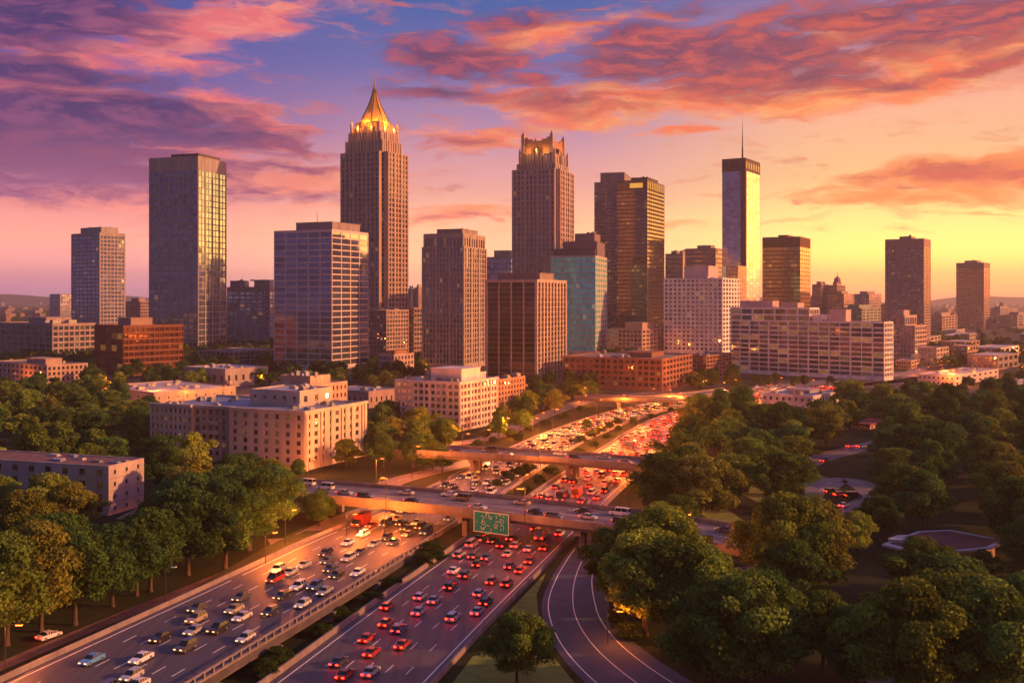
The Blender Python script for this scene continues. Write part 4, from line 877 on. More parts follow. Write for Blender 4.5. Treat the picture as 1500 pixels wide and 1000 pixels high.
def crown_mesh(seed, Rr, Ht, base, nclump, nleaf, ls):
    """Rr crown radius, Ht tree height, base height of the crown's underside"""
    g = np.random.default_rng(seed); cz = (Ht + base) / 2; hz = (Ht - base) / 2
    cl = []
    for i in range(nclump):
        u = g.uniform(-1, 1) ; a = g.uniform(0, 2 * np.pi); r = g.uniform(.35, .86) * np.sqrt(max(0, 1 - u * u * .8))
        bulge = 1 + .22 * np.sin(a * 2 + seed) + .15 * np.sin(a * 3 + 2 * seed)
        rad = g.uniform(.17, .31) * Rr * (1 - .2 * max(0, u))
        cl.append((r * Rr * bulge * np.cos(a), r * Rr * bulge * np.sin(a), cz + u * hz * .80, rad, g.uniform(0, 1)))
    cl.append((0, 0, cz + .05 * hz, Rr * .62, .35)); cl.append((0, 0, Ht - .34 * hz, Rr * .40, .6))
    cl = np.array(cl); w = cl[:, 3] ** 2; w /= w.sum(); idx = g.choice(len(cl), nleaf, p=w); c = cl[idx]
    v = g.normal(size=(nleaf, 3)); v /= np.linalg.norm(v, axis=1)[:, None]; v[:, 2] = np.where(v[:, 2] < -.55, -v[:, 2], v[:, 2])
    rr = c[:, 3] * (g.uniform(.45, 1.22, nleaf) ** .7)
    p = c[:, :3] + v * rr[:, None] * np.array([1, 1, .82])
    # leaf clumps lean outward from their bough, with scatter
    n = v + g.normal(size=(nleaf, 3)) * .62 + np.array([0, 0, .15]); n /= np.linalg.norm(n, axis=1)[:, None]
    t = np.cross(n, g.normal(size=(nleaf, 3))); t /= np.linalg.norm(t, axis=1)[:, None]; b = np.cross(n, t)
    s = ls * g.uniform(.6, 1.25, nleaf)[:, None]
    q = np.stack([p - t * s * .5, p + b * s * .28 + n * s * .08, p + t * s * .55, p - b * s * .32], 1).reshape(-1, 3)
    me = bpy.data.meshes.new('crown'); nf = nleaf
    me.vertices.add(nf * 4); me.vertices.foreach_set('co', q.astype(np.float32).ravel())
    me.loops.add(nf * 4); me.loops.foreach_set('vertex_index', np.arange(nf * 4, dtype=np.int32))
    me.polygons.add(nf); me.polygons.foreach_set('loop_start', np.arange(0, nf * 4, 4, dtype=np.int32)); me.polygons.foreach_set('loop_total', np.full(nf, 4, dtype=np.int32))
    a = me.attributes.new('rnd', 'FLOAT', 'FACE'); a.data.foreach_set('value', np.clip(c[:, 4] * .55 + g.uniform(0, .45, nf), 0, 1).astype(np.float32))
    me.materials.append(LEAF); me.update(calc_edges=True); me.validate(); return me
def trunk_mesh(seed, Ht, base, Rr):
    q = random.Random(seed); m = MB(); r0 = .018 * Ht + .08; top = Vector((q.uniform(-.4, .4), q.uniform(-.4, .4), base + (Ht - base) * .35))
    m.tube((0, 0, -.3), (0, 0, .7), r0 * 1.5, r0, 8, cap=False); m.tube((0, 0, .7), top, r0, r0 * .6, 8, cap=False)
    for k in range(6):
        a = k * 1.05 + q.uniform(0, .6); st = Vector((0, 0, 0)).lerp(top, q.uniform(.6, .98)); e = Vector((math.cos(a) * Rr * .6, math.sin(a) * Rr * .6, base + (Ht - base) * q.uniform(.35, .75)))
        mid = st.lerp(e, .5) + Vector((0, 0, .6)); m.tube(st, mid, r0 * .4, r0 * .28, 6, cap=False); m.tube(mid, e, r0 * .28, r0 * .08, 6, cap=False)
    return m.mesh('trunk', BARK)
PROTO = {'near': [], 'mid': [], 'far': []}
for i in range(7):
    Rr, Ht, ba = 6.6 + .3 * (i % 3), 15.0 + (i % 4) * .7, 2.2 + .3 * (i % 3)
    PROTO['near'].append((crown_mesh(100 + i, Rr, Ht, ba, 64 + 3 * i, 26000, .56), trunk_mesh(i, Ht, ba, Rr), Ht, Rr))
for i in range(6):
    Rr, Ht, ba = 7.0, 14.5, 2.6
    PROTO['mid'].append((crown_mesh(200 + i, Rr, Ht, ba, 44, 9000, .80), trunk_mesh(20 + i, Ht, ba, Rr), Ht, Rr))
for i in range(5):
    PROTO['far'].append((crown_mesh(300 + i, 7.2, 13.0, 2.0, 26, 2200, 1.4), trunk_mesh(40 + i, 13, 2, 7), 13.0, 7.2))
def inside(p, poly):
    x, y = p; r = False; j = len(poly) - 1
    for i in range(len(poly)):
        xi, yi = poly[i]; xj, yj = poly[j]
        if (yi > y) != (yj > y) and x < (xj - xi) * (y - yi) / (yj - yi) + xi: r = not r
        j = i
    return r
# places in the photograph that nothing grows in front of: (pixel, pixel, distance)
CLEAR = [(x, y, 90000 / (y - HOR)) for x, y in [(840, 812), (805, 870), (820, 920), (860, 965), (868, 880), (888, 930), (930, 985), (420, 812), (360, 840), (300, 862), (200, 912), (120, 942), (40, 985), (540, 768), (570, 748),
          (1222, 668), (1238, 662), (1250, 708), (1280, 722), (1262, 742), (1230, 760), (1245, 752), (1400, 786), (1455, 790), (1340, 785), (1310, 794), (1430, 796), (1212, 928), (1222, 936), (940, 640), (955, 655), (985, 612), (930, 690), (900, 705), (600, 702), (625, 694), (660, 684),
          (735, 935), (760, 890), (700, 960), (660, 1000), (790, 850), (1110, 738), (1060, 745), (860, 600), (900, 594), (820, 612), (780, 632), (1200, 742), (1190, 690)]]
CLEAR += [(1035, 772, 236), (1055, 785, 230), (430, 722, 285), (460, 722, 283), (500, 728, 280), (905, 765, 245), (720, 765, 255)]
CLEAR += [(460, 690, 350), (460, 640, 350), (500, 660, 350), (525, 640, 350), (500, 610, 350), (535, 600, 380), (240, 605, 370), (300, 615, 366), (360, 620, 362), (400, 630, 360), (430, 660, 355), (430, 620, 355), (270, 622, 366),
          (165, 700, 280), (185, 735, 282), (203, 730, 284), (120, 690, 280), (140, 712, 280), (60, 682, 280), (15, 676, 280), (1130, 588, 540), (1160, 592, 540), (1180, 590, 540), (1215, 588, 540), (1268, 622, 465), (1285, 622, 465),
          (600, 590, 460), (640, 600, 460), (670, 615, 460), (690, 620, 470), (720, 600, 480), (750, 590, 500), (630, 575, 460), (300, 580, 600), (330, 578, 600), (200, 575, 600), (450, 570, 450), (490, 565, 450), (540, 576, 560), (880, 560, 640), (980, 555, 640), (1000, 565, 640), (1100, 540, 740), (1200, 545, 740), (1290, 550, 740), (200, 540, 780), (250, 530, 780), (155, 545, 780), (100, 552, 680), (40, 552, 680), (820, 560, 680), (450, 535, 840), (520, 530, 840)]
TREES = []; _tl = random.Random(21)
TONES = [('dark green', (.058, .118, .024)), ('olive green', (.105, .165, .027)), ('yellowish green', (.17, .22, .03)), ('rust tinged', (.15, .165, .026)), ('deep green', (.046, .105, .027))]
def near_road(p, mar):
    for r in (left_road, right_road):
        z = interp(r.z, p.y)
        if 90 < p.y < 800:
            k = (CAM_H - z) / CAM_H; yy = p.y / k; x = interp(r.c, yy) * k
            if abs(p.x - x) < r.W(yy) / 2 * 1.05 + mar: return True
    return False
def in_build(p, mar):
    for c, wl, wr, t in FOOT:
        q = p - c; lx = q.x * math.cos(t) - q.y * math.sin(t); ly = q.x * math.sin(t) + q.y * math.cos(t)
        if -wl - mar < lx < mar and -mar < ly < wr + mar: return True
    return False
def put_tree(p, Ht, Rr=None, tone=None, lod=None, clear=True, spacing=.90):
    d = p.y; lod = lod or ('near' if d < 330 else 'mid' if d < 640 else 'far')
    pr = _tl.choice(PROTO[lod]); s = Ht / pr[2]; sx = (Rr / pr[3]) if Rr else s * _tl.uniform(.9, 1.15)
    cr = pr[3] * sx
    if clear:
        if near_road(p, min(cr * .35, 2.5)) or in_build(p, cr * .45): return None
        cx, cy = proj((p.x, p.y, Ht * .6)); rw, rh = cr * .95 / d * F, Ht * .42 / d * F; by = proj((p.x, p.y, 0))[1]
        for x, y, dd in CLEAR:
            if dd > d - 3 and (((x - cx) / rw) ** 2 + ((y - cy) / rh) ** 2 < 1 or (abs(x - cx) < rw * .25 and cy < y < by)): return None
        for (q, c2) in TREES_AT:
            if (q - p).length < (c2 + cr) * spacing: return None
    TREES_AT.append((p, cr))
    t = empty('tree', p, _tl.uniform(0, 6.28)); t.scale = (sx, sx, s)
    c = link('crown', pr[0], t); k = link('trunk', pr[1], t)
    nm, col = tone or _tl.choices(TONES, (4, 5, 3, 2, 3))[0]; v = _tl.uniform(.7, 1.4); c.color = (col[0] * v, col[1] * v, col[2] * v, 1)
    t['category'] = 'tree'; TREES.append((t, nm, Ht, cr)); return t
TREES_AT = []
T = lambda k: TONES[k]
# trees that stand out one by one: pixel of the foot, height, crown radius, tone
for px, py, Ht, Rr, k in [(757, 1006, 11.5, 5.6, 1), (928, 902, 18.5, 8.2, 1), (945, 930, 19, 9, 2), (990, 945, 18.5, 9, 1), (1030, 940, 17, 8, 1), (965, 880, 19.5, 9, 2), (985, 882, 18, 8, 2), (930, 866, 16, 7, 0),
                          (1050, 1012, 17, 8.5, 1), (1100, 1020, 18.5, 9, 1), (1122, 1012, 18, 8, 0), (1205, 985, 13, 6.2, 1), (1255, 1010, 13, 6, 0), (1318, 1030, 17, 8.5, 2), (1335, 1040, 19, 9, 2), (1390, 1030, 19.5, 9, 1), (1450, 1040, 19, 9, 1), (1510, 1015, 18, 9, 0), (1420, 1000, 17, 8, 2),
                          (1135, 876, 19, 8, 2), (1150, 878, 21, 10, 2), (1195, 872, 19.5, 9, 3), (1165, 905, 15, 7, 0),
                          (975, 762, 18.5, 10, 1), (1025, 768, 18.5, 10.5, 3), (1000, 752, 19, 9.5, 1), (1290, 790, 11, 6.2, 0), (1255, 812, 10, 5, 2),
                          (275, 842, 19, 9.5, 0), (330, 832, 20, 9, 4), (365, 806, 20, 9.5, 0), (400, 782, 17.5, 8, 4), (220, 866, 17, 8, 0), (60, 925, 19.5, 9, 3), (10, 945, 19, 9, 1), (110, 915, 18, 8.5, 0), (165, 888, 16, 7.5, 4), (200, 872, 15, 7.5, 0), (468, 770, 9.5, 4.5, 0),
                          (437, 702, 6.5, 3.6, 0), (648, 692, 9.5, 4.5, 0), (634, 688, 10.5, 5, 1), (620, 690, 10, 5, 0), (606, 684, 10, 5, 4), (1440, 850, 6.5, 4, 0), (1512, 845, 13, 7, 0), (730, 642, 10, 5.5, 0), (765, 632, 10, 5.5, 0), (860, 628, 4.5, 3, 4), (1030, 610, 9, 8, 0), (1055, 606, 8, 6, 0)]:
    put_tree(at(px, py), Ht, Rr, T(k), clear=False)
WOODS = [([(-80, 612), (60, 590), (140, 590), (222, 604), (218, 650), (330, 690), (420, 712), (425, 745), (380, 800), (240, 862), (90, 925), (-80, 990)], 900, 11, 17),
         ([(545, 650), (575, 620), (660, 640), (665, 655), (630, 668), (560, 690), (505, 712), (470, 715)], 160, 9, 14), ([(520, 660), (580, 610), (590, 640), (540, 690)], 60, 9, 13),
         ([(690, 650), (740, 632), (830, 602), (878, 584), (840, 565), (770, 590), (735, 625)], 160, 8, 13), ([(770, 590), (870, 578), (870, 562), (780, 572)], 60, 8, 12),
         ([(370, 574), (590, 570), (590, 556), (400, 548)], 110, 9, 15), ([(125, 585), (290, 574), (310, 550), (130, 552)], 130, 9, 14), ([(280, 556), (345, 552), (345, 540), (290, 540)], 30, 9, 13),
         ([(1000, 618), (1060, 600), (1110, 605), (1235, 615), (1240, 600), (1340, 600), (1500, 594), (1600, 594), (1620, 1015), (1030, 1015), (935, 945), (900, 890), (905, 830), (960, 770), (965, 735), (950, 700), (970, 665)], 2600, 11, 18),
         ([(1300, 600), (1530, 592), (1530, 556), (1345, 566)], 70, 7, 11), ([(1000, 600), (1080, 590), (1080, 600), (1010, 615)], 40, 8, 12), ([(1010, 575), (1080, 572), (1080, 556), (1020, 556)], 60, 8, 12), ([(1340, 558), (1520, 552), (1520, 505), (1380, 505)], 60, 8, 12), ([(0, 580), (130, 585), (130, 572), (0, 572)], 40, 8, 12),
         ([(880, 528), (960, 520), (960, 512), (880, 512)], 16, 8, 11), ([(540, 560), (620, 560), (620, 540), (545, 540)], 60, 9, 14), ([(1075, 572), (1300, 566), (1300, 561), (1075, 562)], 50, 6, 8)]
for poly, n, h0, h1 in WOODS:
    D = [at(*p) for p in poly]; xs = [p.x for p in D]; ys = [p.y for p in D]; pl = [(p.x, p.y) for p in D]
    for _ in range(n):
        p = Vector((_tl.uniform(min(xs), max(xs)), _tl.uniform(min(ys), max(ys)), 0))
        if inside((p.x, p.y), pl): put_tree(p, _tl.uniform(h0, h1) * (1.1 if p.y < 230 else 1), _tl.uniform(.50, .68) * (h0 + h1) / 2)
# the trees that show smallest stand together as one mass of woods
def merge_small():
    TREES.sort(key=lambda q: -q[3] / q[0].location.y); rest = TREES[298:]; del TREES[298:]
    V, A, Cc = [], [], []; q = random.Random(3)
    protos = []
    for me, tr, h, r in PROTO['far']:
        c = np.empty(len(me.vertices) * 3, np.float32); me.vertices.foreach_get('co', c); a = np.empty(len(me.polygons), np.float32); me.attributes['rnd'].data.foreach_get('value', a); protos.append((c.reshape(-1, 3), a, h, r))
    for t, nm, h, r in rest:
        c, a, h0, r0 = q.choice(protos); an = q.uniform(0, 6.28); k = np.array([[math.cos(an), -math.sin(an), 0], [math.sin(an), math.cos(an), 0], [0, 0, 1]])
        V.append((c * np.array([r / r0, r / r0, h / h0])) @ k.T + np.array(t.location)); A.append(a)
        for ch in list(t.children): bpy.data.objects.remove(ch)
        bpy.data.objects.remove(t)
    if not V: return
    V = np.concatenate(V).astype(np.float32); A = np.concatenate(A); nf = len(V) // 4; me = bpy.data.meshes.new('woods')
    me.vertices.add(nf * 4); me.vertices.foreach_set('co', V.ravel()); me.loops.add(nf * 4); me.loops.foreach_set('vertex_index', np.arange(nf * 4, dtype=np.int32))
    me.polygons.add(nf); me.polygons.foreach_set('loop_start', np.arange(0, nf * 4, 4, dtype=np.int32)); me.polygons.foreach_set('loop_total', np.full(nf, 4, dtype=np.int32))
    a = me.attributes.new('rnd', 'FLOAT', 'FACE'); a.data.foreach_set('value', A); me.materials.append(LEAF); me.update(calc_edges=True)
    o = link('woods', me); o.color = (.05, .09, .016, 1); tag(o, 'more distant leafy trees between the blocks and along the far streets', 'woods', kind='stuff')
merge_small()
# undergrowth shrubs in the median and beside the barrier
SHRUBS = []
_sh = random.Random(14); MEDIAN = []
for d_ in (300, 318, 334, 352, 372, 396, 418, 440, 466, 490, 512, 540):
    xa = interp(left_road.c, d_) + left_road.W(d_) / 2 * 1.05; xb = interp(right_road.c, d_) - right_road.W(d_) / 2 * 1.05
    q_ = proj((xa + (xb - xa) * _sh.uniform(.35, .65), d_, 0)); MEDIAN.append((q_[0], q_[1], _sh.uniform(1.8, 3.4), _sh.uniform(2.2, 3.6)))
for q_ in ((700, 655), (722, 647), (748, 640), (775, 630), (800, 622), (826, 612), (850, 603), (712, 640), (760, 646)): MEDIAN.append((q_[0], q_[1], _sh.uniform(2, 4), _sh.uniform(2.4, 4)))
for i, (px, py, h_, r_) in enumerate(MEDIAN + [(632, 812, 3.2, 3.4), (622, 826, 2.8, 3), (640, 820, 2.6, 2.6), (500, 906, 2.4, 2.6), (470, 930, 2.2, 2.4), (405, 975, 3.2, 3.2), (390, 990, 2.8, 2.8), (745, 704, 3, 3), (760, 697, 3.4, 3), (728, 712, 2.4, 2.6), (775, 690, 3, 3), (868, 640, 3.4, 3.6), (880, 634, 3.2, 3.4), (893, 628, 3.4, 3), (852, 648, 3, 3), (905, 621, 3, 3), (545, 880, 2, 2.2), (575, 858, 2.2, 2.4), (1030, 800, 3, 3.4), (905, 915, 3, 2.6), (920, 935, 3, 3), (872, 840, 3, 2.5)]):
    p = at(px, py); lod = PROTO['mid'][i % 6]; t = empty('shrub', p, i); t.scale = (r_ / lod[3], r_ / lod[3], h_ / lod[2] * 1.15); t.location.z = -h_ * .2
    c = link('crown', lod[0], t); c.color = (.034, .06, .013, 1); link('trunk', lod[1], t); t['category'] = 'shrub'; SHRUBS.append((t, 'dark leafy', h_, r_))
# far woods toward the horizon, one mass
def far_woods():
    q = random.Random(9); V = []; 
    V, A = [], []; g = np.random.default_rng(4)
    for _ in range(2600):
        if q.random() < .5: px, py = q.uniform(-40, 1540), q.uniform(444, 462)
        elif q.random() < .10: px, py = q.uniform(1330, 1540), q.uniform(462, 540)
        else: px, py = q.uniform(-40, 620), q.uniform(455, 540)
        p = at(px, py)
        if in_build(p, 7): continue
        R_ = q.uniform(5, 9); H_ = q.uniform(7, 13); n = 26 if p.y > 1600 else 60
        v = g.normal(size=(n, 3)); v /= np.linalg.norm(v, axis=1)[:, None]; v[:, 2] = np.abs(v[:, 2])
        c = np.array([p.x, p.y, H_ * .35]) + v * np.array([R_, R_, H_ * .62]) * g.uniform(.7, 1.05, n)[:, None]
        nn = v + g.normal(size=(n, 3)) * .3; t = np.cross(nn, g.normal(size=(n, 3))); t /= np.linalg.norm(t, axis=1)[:, None]; b = np.cross(nn, t); b /= np.linalg.norm(b, axis=1)[:, None]
        s = R_ * .45 if n < 40 else R_ * .3
        V.append(np.stack([c - t * s, c + b * s, c + t * s, c - b * s], 1).reshape(-1, 3)); A.append(np.full(n, q.random()))
    V = np.concatenate(V).astype(np.float32); A = np.concatenate(A).astype(np.float32); nf = len(A); me = bpy.data.meshes.new('far_woods')
    me.vertices.add(nf * 4); me.vertices.foreach_set('co', V.ravel()); me.loops.add(nf * 4); me.loops.foreach_set('vertex_index', np.arange(nf * 4, dtype=np.int32))
    me.polygons.add(nf); me.polygons.foreach_set('loop_start', np.arange(0, nf * 4, 4, dtype=np.int32)); me.polygons.foreach_set('loop_total', np.full(nf, 4, dtype=np.int32))
    a = me.attributes.new('rnd', 'FLOAT', 'FACE'); a.data.foreach_set('value', A); me.materials.append(LEAF); me.update(calc_edges=True)
    o = link('far_woods', me); o.color = (.05, .075, .02, 1); tag(o, 'distant scattered woods between far low rise blocks', 'woods', kind='stuff')
far_woods()

# ------------------------------------------------------------------ street lamps
LAMPS = []
LM_ON = emit("lamp_glow_sodium", (1.0, .24, .03), 3.6)
LM_OFF = emit("lamp_glass_dim", (.5, .4, .3), .4)
def lamp_meshes(h):
    m = MB(); m.tube((0, 0, 0), (0, 0, h), .12, .07, 8); pole = m.mesh('pole', DARKM)
    m = MB(); m.tube((0, 0, h - .3), (.9, 0, h), .07, .06, 6); m.tube((.9, 0, h), (1.9, 0, h + .08), .06, .05, 6); arm = m.mesh('arm', DARKM)
    m = MB(); m.box(1.6, 2.7, -.24, .24, h + .02, h + .22); hd = m.mesh('lamp_head', DARKM)
    m = MB(); m.box(1.65, 2.65, -.22, .22, h - .17, h + .017); gl = m.mesh('lamp_glass', LM_ON); m2 = MB(); m2.box(1.65, 2.65, -.22, .22, h - .17, h + .017); go = m2.mesh('lamp_glass', LM_OFF)
    return pole, arm, hd, gl, go
LMESH = {h: lamp_meshes(h) for h in (6.0, 9.0, 11.0)}
def street_lamp(px, py, h=9.0, lit=1.0, rz=None, z0=0.0):
    d = (CAM_H - h - z0) * F / (py - HOR); x = (px - 750) / F * d; rz = rnd.uniform(-.6, .6) if rz is None else rz
    t = empty('street_lamp', (x - 2.15 * math.cos(rz), d - 2.15 * math.sin(rz), z0), rz); po, ar, hd, gl, go = LMESH[h]
    link('pole', po, t); link('arm', ar, t); link('lamp_head', hd, t); g_ = link('lamp_glass', gl if lit else go, t)
    if lit:
        l = bpy.data.lights.new('lamp_light', 'POINT'); l.energy = 9000 * lit; l.color = SODIUM; l.shadow_soft_size = .35
        o = bpy.data.objects.new('lamp_light', l); COL.objects.link(o); o.parent = t; o.location = (2.15, 0, h - .5)
    LAMPS.append((t, 'lit orange' if lit else 'unlit grey')); return t
for a in [(560, 671, 11., 2.4), (613, 653, 11., 2.0), (431, 746, 9., 2.0), (403, 779, 9., 1.6), (28, 914, 9., .5), (565, 700, 6., 1.4), (686, 635, 9., 2.0), (716, 629, 9., 2.2), (796, 604, 9., 2.2), (787, 612, 9., 2.0), (816, 599, 11., 2.2), (848, 588, 11., 2.2), (881, 585, 11., 2.2),
          (857, 568, 9., 1.6), (772, 564, 9., 1.2), (914, 578, 9., 2.4), (958, 569, 9., 2.6), (982, 571, 9., 3), (998, 575, 9., 3), (1034, 557, 9., 2), (1078, 556, 9., 2), (1061, 560, 9., 2), (1145, 553, 9., 3), (1192, 556, 9., 3), (1084, 571, 9., 2.4), (1110, 575, 6., 2),
          (171, 556, 9., 1.6), (225, 564, 9., 1.6), (745, 612, 9., 2.0), (640, 632, 6., 2.2), (604, 636, 6., 2.4), (660, 628, 6., 1.6), (460, 672, 6., 1.6), (908, 894, 6., .25), (1008, 736, 9., 0), (255, 829, 9., 0), (520, 752, 6., 1.4),
          (930, 600, 9., 2.2), (900, 608, 9., 2), (840, 640, 9., 2), (925, 660, 9., 2), (700, 690, 9., 1.5), (760, 715, 6., .8), (930, 702, 9., 1.6), (1000, 588, 9., 2.2), (955, 628, 9., 3), (880, 625, 9., 3), (800, 650, 9., 3), (905, 645, 9., 3), (860, 612, 9., 3), (940, 598, 9., 3), (830, 628, 9., 3), (575, 752, 6., 1.2)]:  # this row includes lamps added along the highway to turn the road orange
    street_lamp(*a)
for px_, py_ in ((560, 699), (765, 715), (1010, 752)): street_lamp(px_, py_, 9., 1.0, -math.pi / 2 - .3, 7.0)
for px_, py_ in ((790, 648),): street_lamp(px_, py_, 6., 1.2, -math.pi / 2, 7.0)
for i in range(46):
    px, py = rnd.uniform(1335, 1500), rnd.uniform(500, 547)
    if not in_build(at(px, py), 3): street_lamp(px, py, 9., rnd.uniform(.5, 1.3))
for i in range(26):
    px, py = rnd.choice([(rnd.uniform(140, 420), rnd.uniform(540, 572)), (rnd.uniform(540, 700), rnd.uniform(525, 560)), (rnd.uniform(830, 1010), rnd.uniform(500, 520)), (rnd.uniform(0, 130), rnd.uniform(520, 585))])
    d = 50 * F / (py - HOR)
    if not in_build(Vector(((px - 750) / F * d, d, 0)), 3): street_lamp(px, py, 9., rnd.uniform(.6, 1.2))

# ------------------------------------------------------------------ green direction sign on the overpass
def green_sign():
    C, N_, w = BRIDGES['main']; best = min(range(len(C)), key=lambda i: abs(proj(C[i] + N_[i] * (w / 2))[0] - 722)); p = C[best] + N_[best] * (w / 2 + .9); n = N_[best]
    t = empty('road_sign', (p.x, p.y, 0), math.atan2(n.y, n.x) + math.pi / 2); tag(t, 'wide green highway sign with white lettering hung on the main overpass', 'sign')
    W, z0, z1 = 10.2, 2.6, 7.9
    GM = surf("sign_green", (.0, .30, .24), .45, .08, .4, streak=False); WM = surf("sign_white", (.8, .8, .78), .5, .05, 1)
    m = MB(); m.box(-W / 2, W / 2, -.08, .08, z0, z1); m.build('panel', GM, t)
    m = MB(); y = -.1
    for (a, b_, c, d) in ((-W / 2 + .1, W / 2 - .1, z0 + .1, z0 + .28), (-W / 2 + .1, W / 2 - .1, z1 - .28, z1 - .1), (-W / 2 + .1, -W / 2 + .28, z0 + .282, z1 - .282), (W / 2 - .28, W / 2 - .1, z0 + .282, z1 - .282)):
        m.box(a, b_, y, -.083, c, d)
    m.build('border', WM, t)
    for k, x in enumerate((-4, 0, 4)):
        m = MB(); m.box(x - .12, x + .12, .083, .5, z0 + .3, z1 - .3); m.build('bracket', METAL, t)
    def stroke(name, pts, wd=.12):
        m = MB(); P = catmull([(a, 0, b_) for a, b_ in pts], 6) if len(pts) > 2 else [Vector((a, 0, b_)) for a, b_ in pts]
        for a, b_ in zip(P, P[1:]):
            d = (b_ - a); d = d.normalized(); nn = Vector((-d.z, 0, d.x)) * wd / 2; e = d * wd * .3
            m.quad((a - nn - e)[:1] + (y,) + (a - nn - e)[2:], (b_ - nn + e)[:1] + (y,) + (b_ - nn + e)[2:], (b_ + nn + e)[:1] + (y,) + (b_ + nn + e)[2:], (a + nn - e)[:1] + (y,) + (a + nn - e)[2:])
        m.build(name, WM, t)
    # marks as they show in the photograph: worn, unreadable glyphs
    u = lambda fx, fy: (-W / 2 + W * fx, z1 - (z1 - z0) * fy)
    G_ = [[(.22, .24), (.27, .22), (.30, .28), (.26, .42), (.23, .52)], [(.24, .55), (.30, .44), (.33, .55), (.28, .62), (.24, .58)], [(.20, .72), (.26, .78), (.33, .74), (.35, .64)], [(.21, .84), (.32, .82)],
          [(.34, .14), (.39, .06), (.44, .14), (.43, .28)], [(.37, .10), (.36, .30)], [(.46, .22), (.51, .24), (.50, .34), (.46, .32)], [(.38, .62), (.45, .66)], [(.08, .50), (.11, .54)],
          [(.64, .12), (.65, .26)], [(.70, .10), (.78, .12)], [(.82, .14), (.87, .16)], [(.76, .26), (.75, .46)], [(.76, .28), (.83, .32), (.84, .42), (.77, .44)], [(.62, .42), (.72, .40)],
          [(.58, .62), (.64, .52), (.68, .58), (.62, .68), (.58, .64)], [(.60, .72), (.68, .70)], [(.75, .62), (.80, .52), (.85, .62), (.84, .78)], [(.76, .70), (.79, .80)], [(.50, .74), (.49, .88)]]
    for s_ in G_: stroke('glyph', [u(*q) for q in s_])
    return t
green_sign()

# ------------------------------------------------------------------ vehicles
def paint_mat():
    m, nt, b = newmat("car_paint"); N, L = nt.nodes, nt.links; oi = N.new('ShaderNodeObjectInfo'); L.new(oi.outputs['Color'], b.inputs['Base Color'])
    b.inputs['Roughness'].default_value = .3; b.inputs['Metallic'].default_value = .15; b.inputs['Coat Weight'].default_value = .6; b.inputs['Coat Roughness'].default_value = .08; return m
CARP = paint_mat(); m_, nt_, CG = newmat("car_glass"); CG.inputs['Base Color'].default_value = (.012, .013, .016, 1); CG.inputs['Roughness'].default_value = .06; CARG = m_
m_, nt_, CG = newmat("tyre_rubber"); CG.inputs['Base Color'].default_value = (.015, .015, .016, 1); CG.inputs['Roughness'].default_value = .8; TYRE = m_
RIM = surf("rim_alloy", (.45, .45, .47), .35, .1, 3, metal=.8)
TAIL_ON = emit("tail_lamp_red", (1, .010, .003), 34); HEAD_ON = emit("head_lamp_warm", (1, .50, .2), 2.2)
TAIL_OFF = emit("tail_lamp_unlit", (.3, .01, .01), .05); HEAD_OFF = emit("head_lamp_unlit", (.6, .6, .6), .05)
# side outlines: (x along the car, z), front at +x
MODELS = {
 'sedan': dict(L=4.7, W=1.82, low=[(-2.33, .35), (-2.36, .72), (-2.28, .95), (-1.5, 1.0), (.85, .95), (1.9, .83), (2.28, .68), (2.35, .45), (2.3, .28), (-2.25, .26)], cab=[(-1.62, .99), (-.95, 1.40), (-.35, 1.46), (.25, 1.42), (1.0, .95)], roof=(-.95, .25, 1.40, 1.46)),
 'hatchback': dict(L=4.2, W=1.78, low=[(-2.05, .35), (-2.1, .75), (-2.02, 1.0), (-1.6, 1.03), (.85, .97), (1.75, .84), (2.05, .68), (2.1, .45), (2.05, .28), (-2.0, .26)], cab=[(-1.98, 1.0), (-1.55, 1.46), (-.6, 1.52), (.2, 1.46), (1.0, .97)], roof=(-1.5, .2, 1.46, 1.52)),
 'suv': dict(L=4.8, W=1.92, low=[(-2.35, .42), (-2.4, .85), (-2.33, 1.12), (-1.6, 1.14), (.95, 1.08), (1.95, .98), (2.33, .82), (2.4, .5), (2.35, .34), (-2.3, .32)], cab=[(-2.28, 1.12), (-1.95, 1.66), (-.8, 1.74), (.25, 1.68), (1.1, 1.08)], roof=(-1.95, .25, 1.66, 1.74)),
 'van': dict(L=5.4, W=2.0, low=[(-2.68, .42), (-2.7, 1.0), (-2.68, 1.2), (-1.6, 1.22), (1.5, 1.2), (2.3, 1.06), (2.65, .85), (2.7, .5), (2.65, .34), (-2.6, .32)], cab=[(-2.66, 1.2), (-2.6, 2.05), (-1.0, 2.14), (1.0, 2.08), (2.15, 1.1)], roof=(-2.6, 1.0, 2.05, 2.14)),
 'truck': dict(L=8.6, W=2.4, low=[(-4.2, .55), (-4.25, .9), (-4.2, 1.1), (-2.0, 1.1), (2.4, 1.1), (3.4, 1.1), (4.2, 1.05), (4.3, .6), (4.2, .4), (-4.2, .5)], cab=[(2.2, 1.1), (2.25, 2.3), (2.9, 2.4), (3.5, 2.35), (4.1, 1.1)], roof=(2.25, 3.5, 2.3, 2.4)),
}
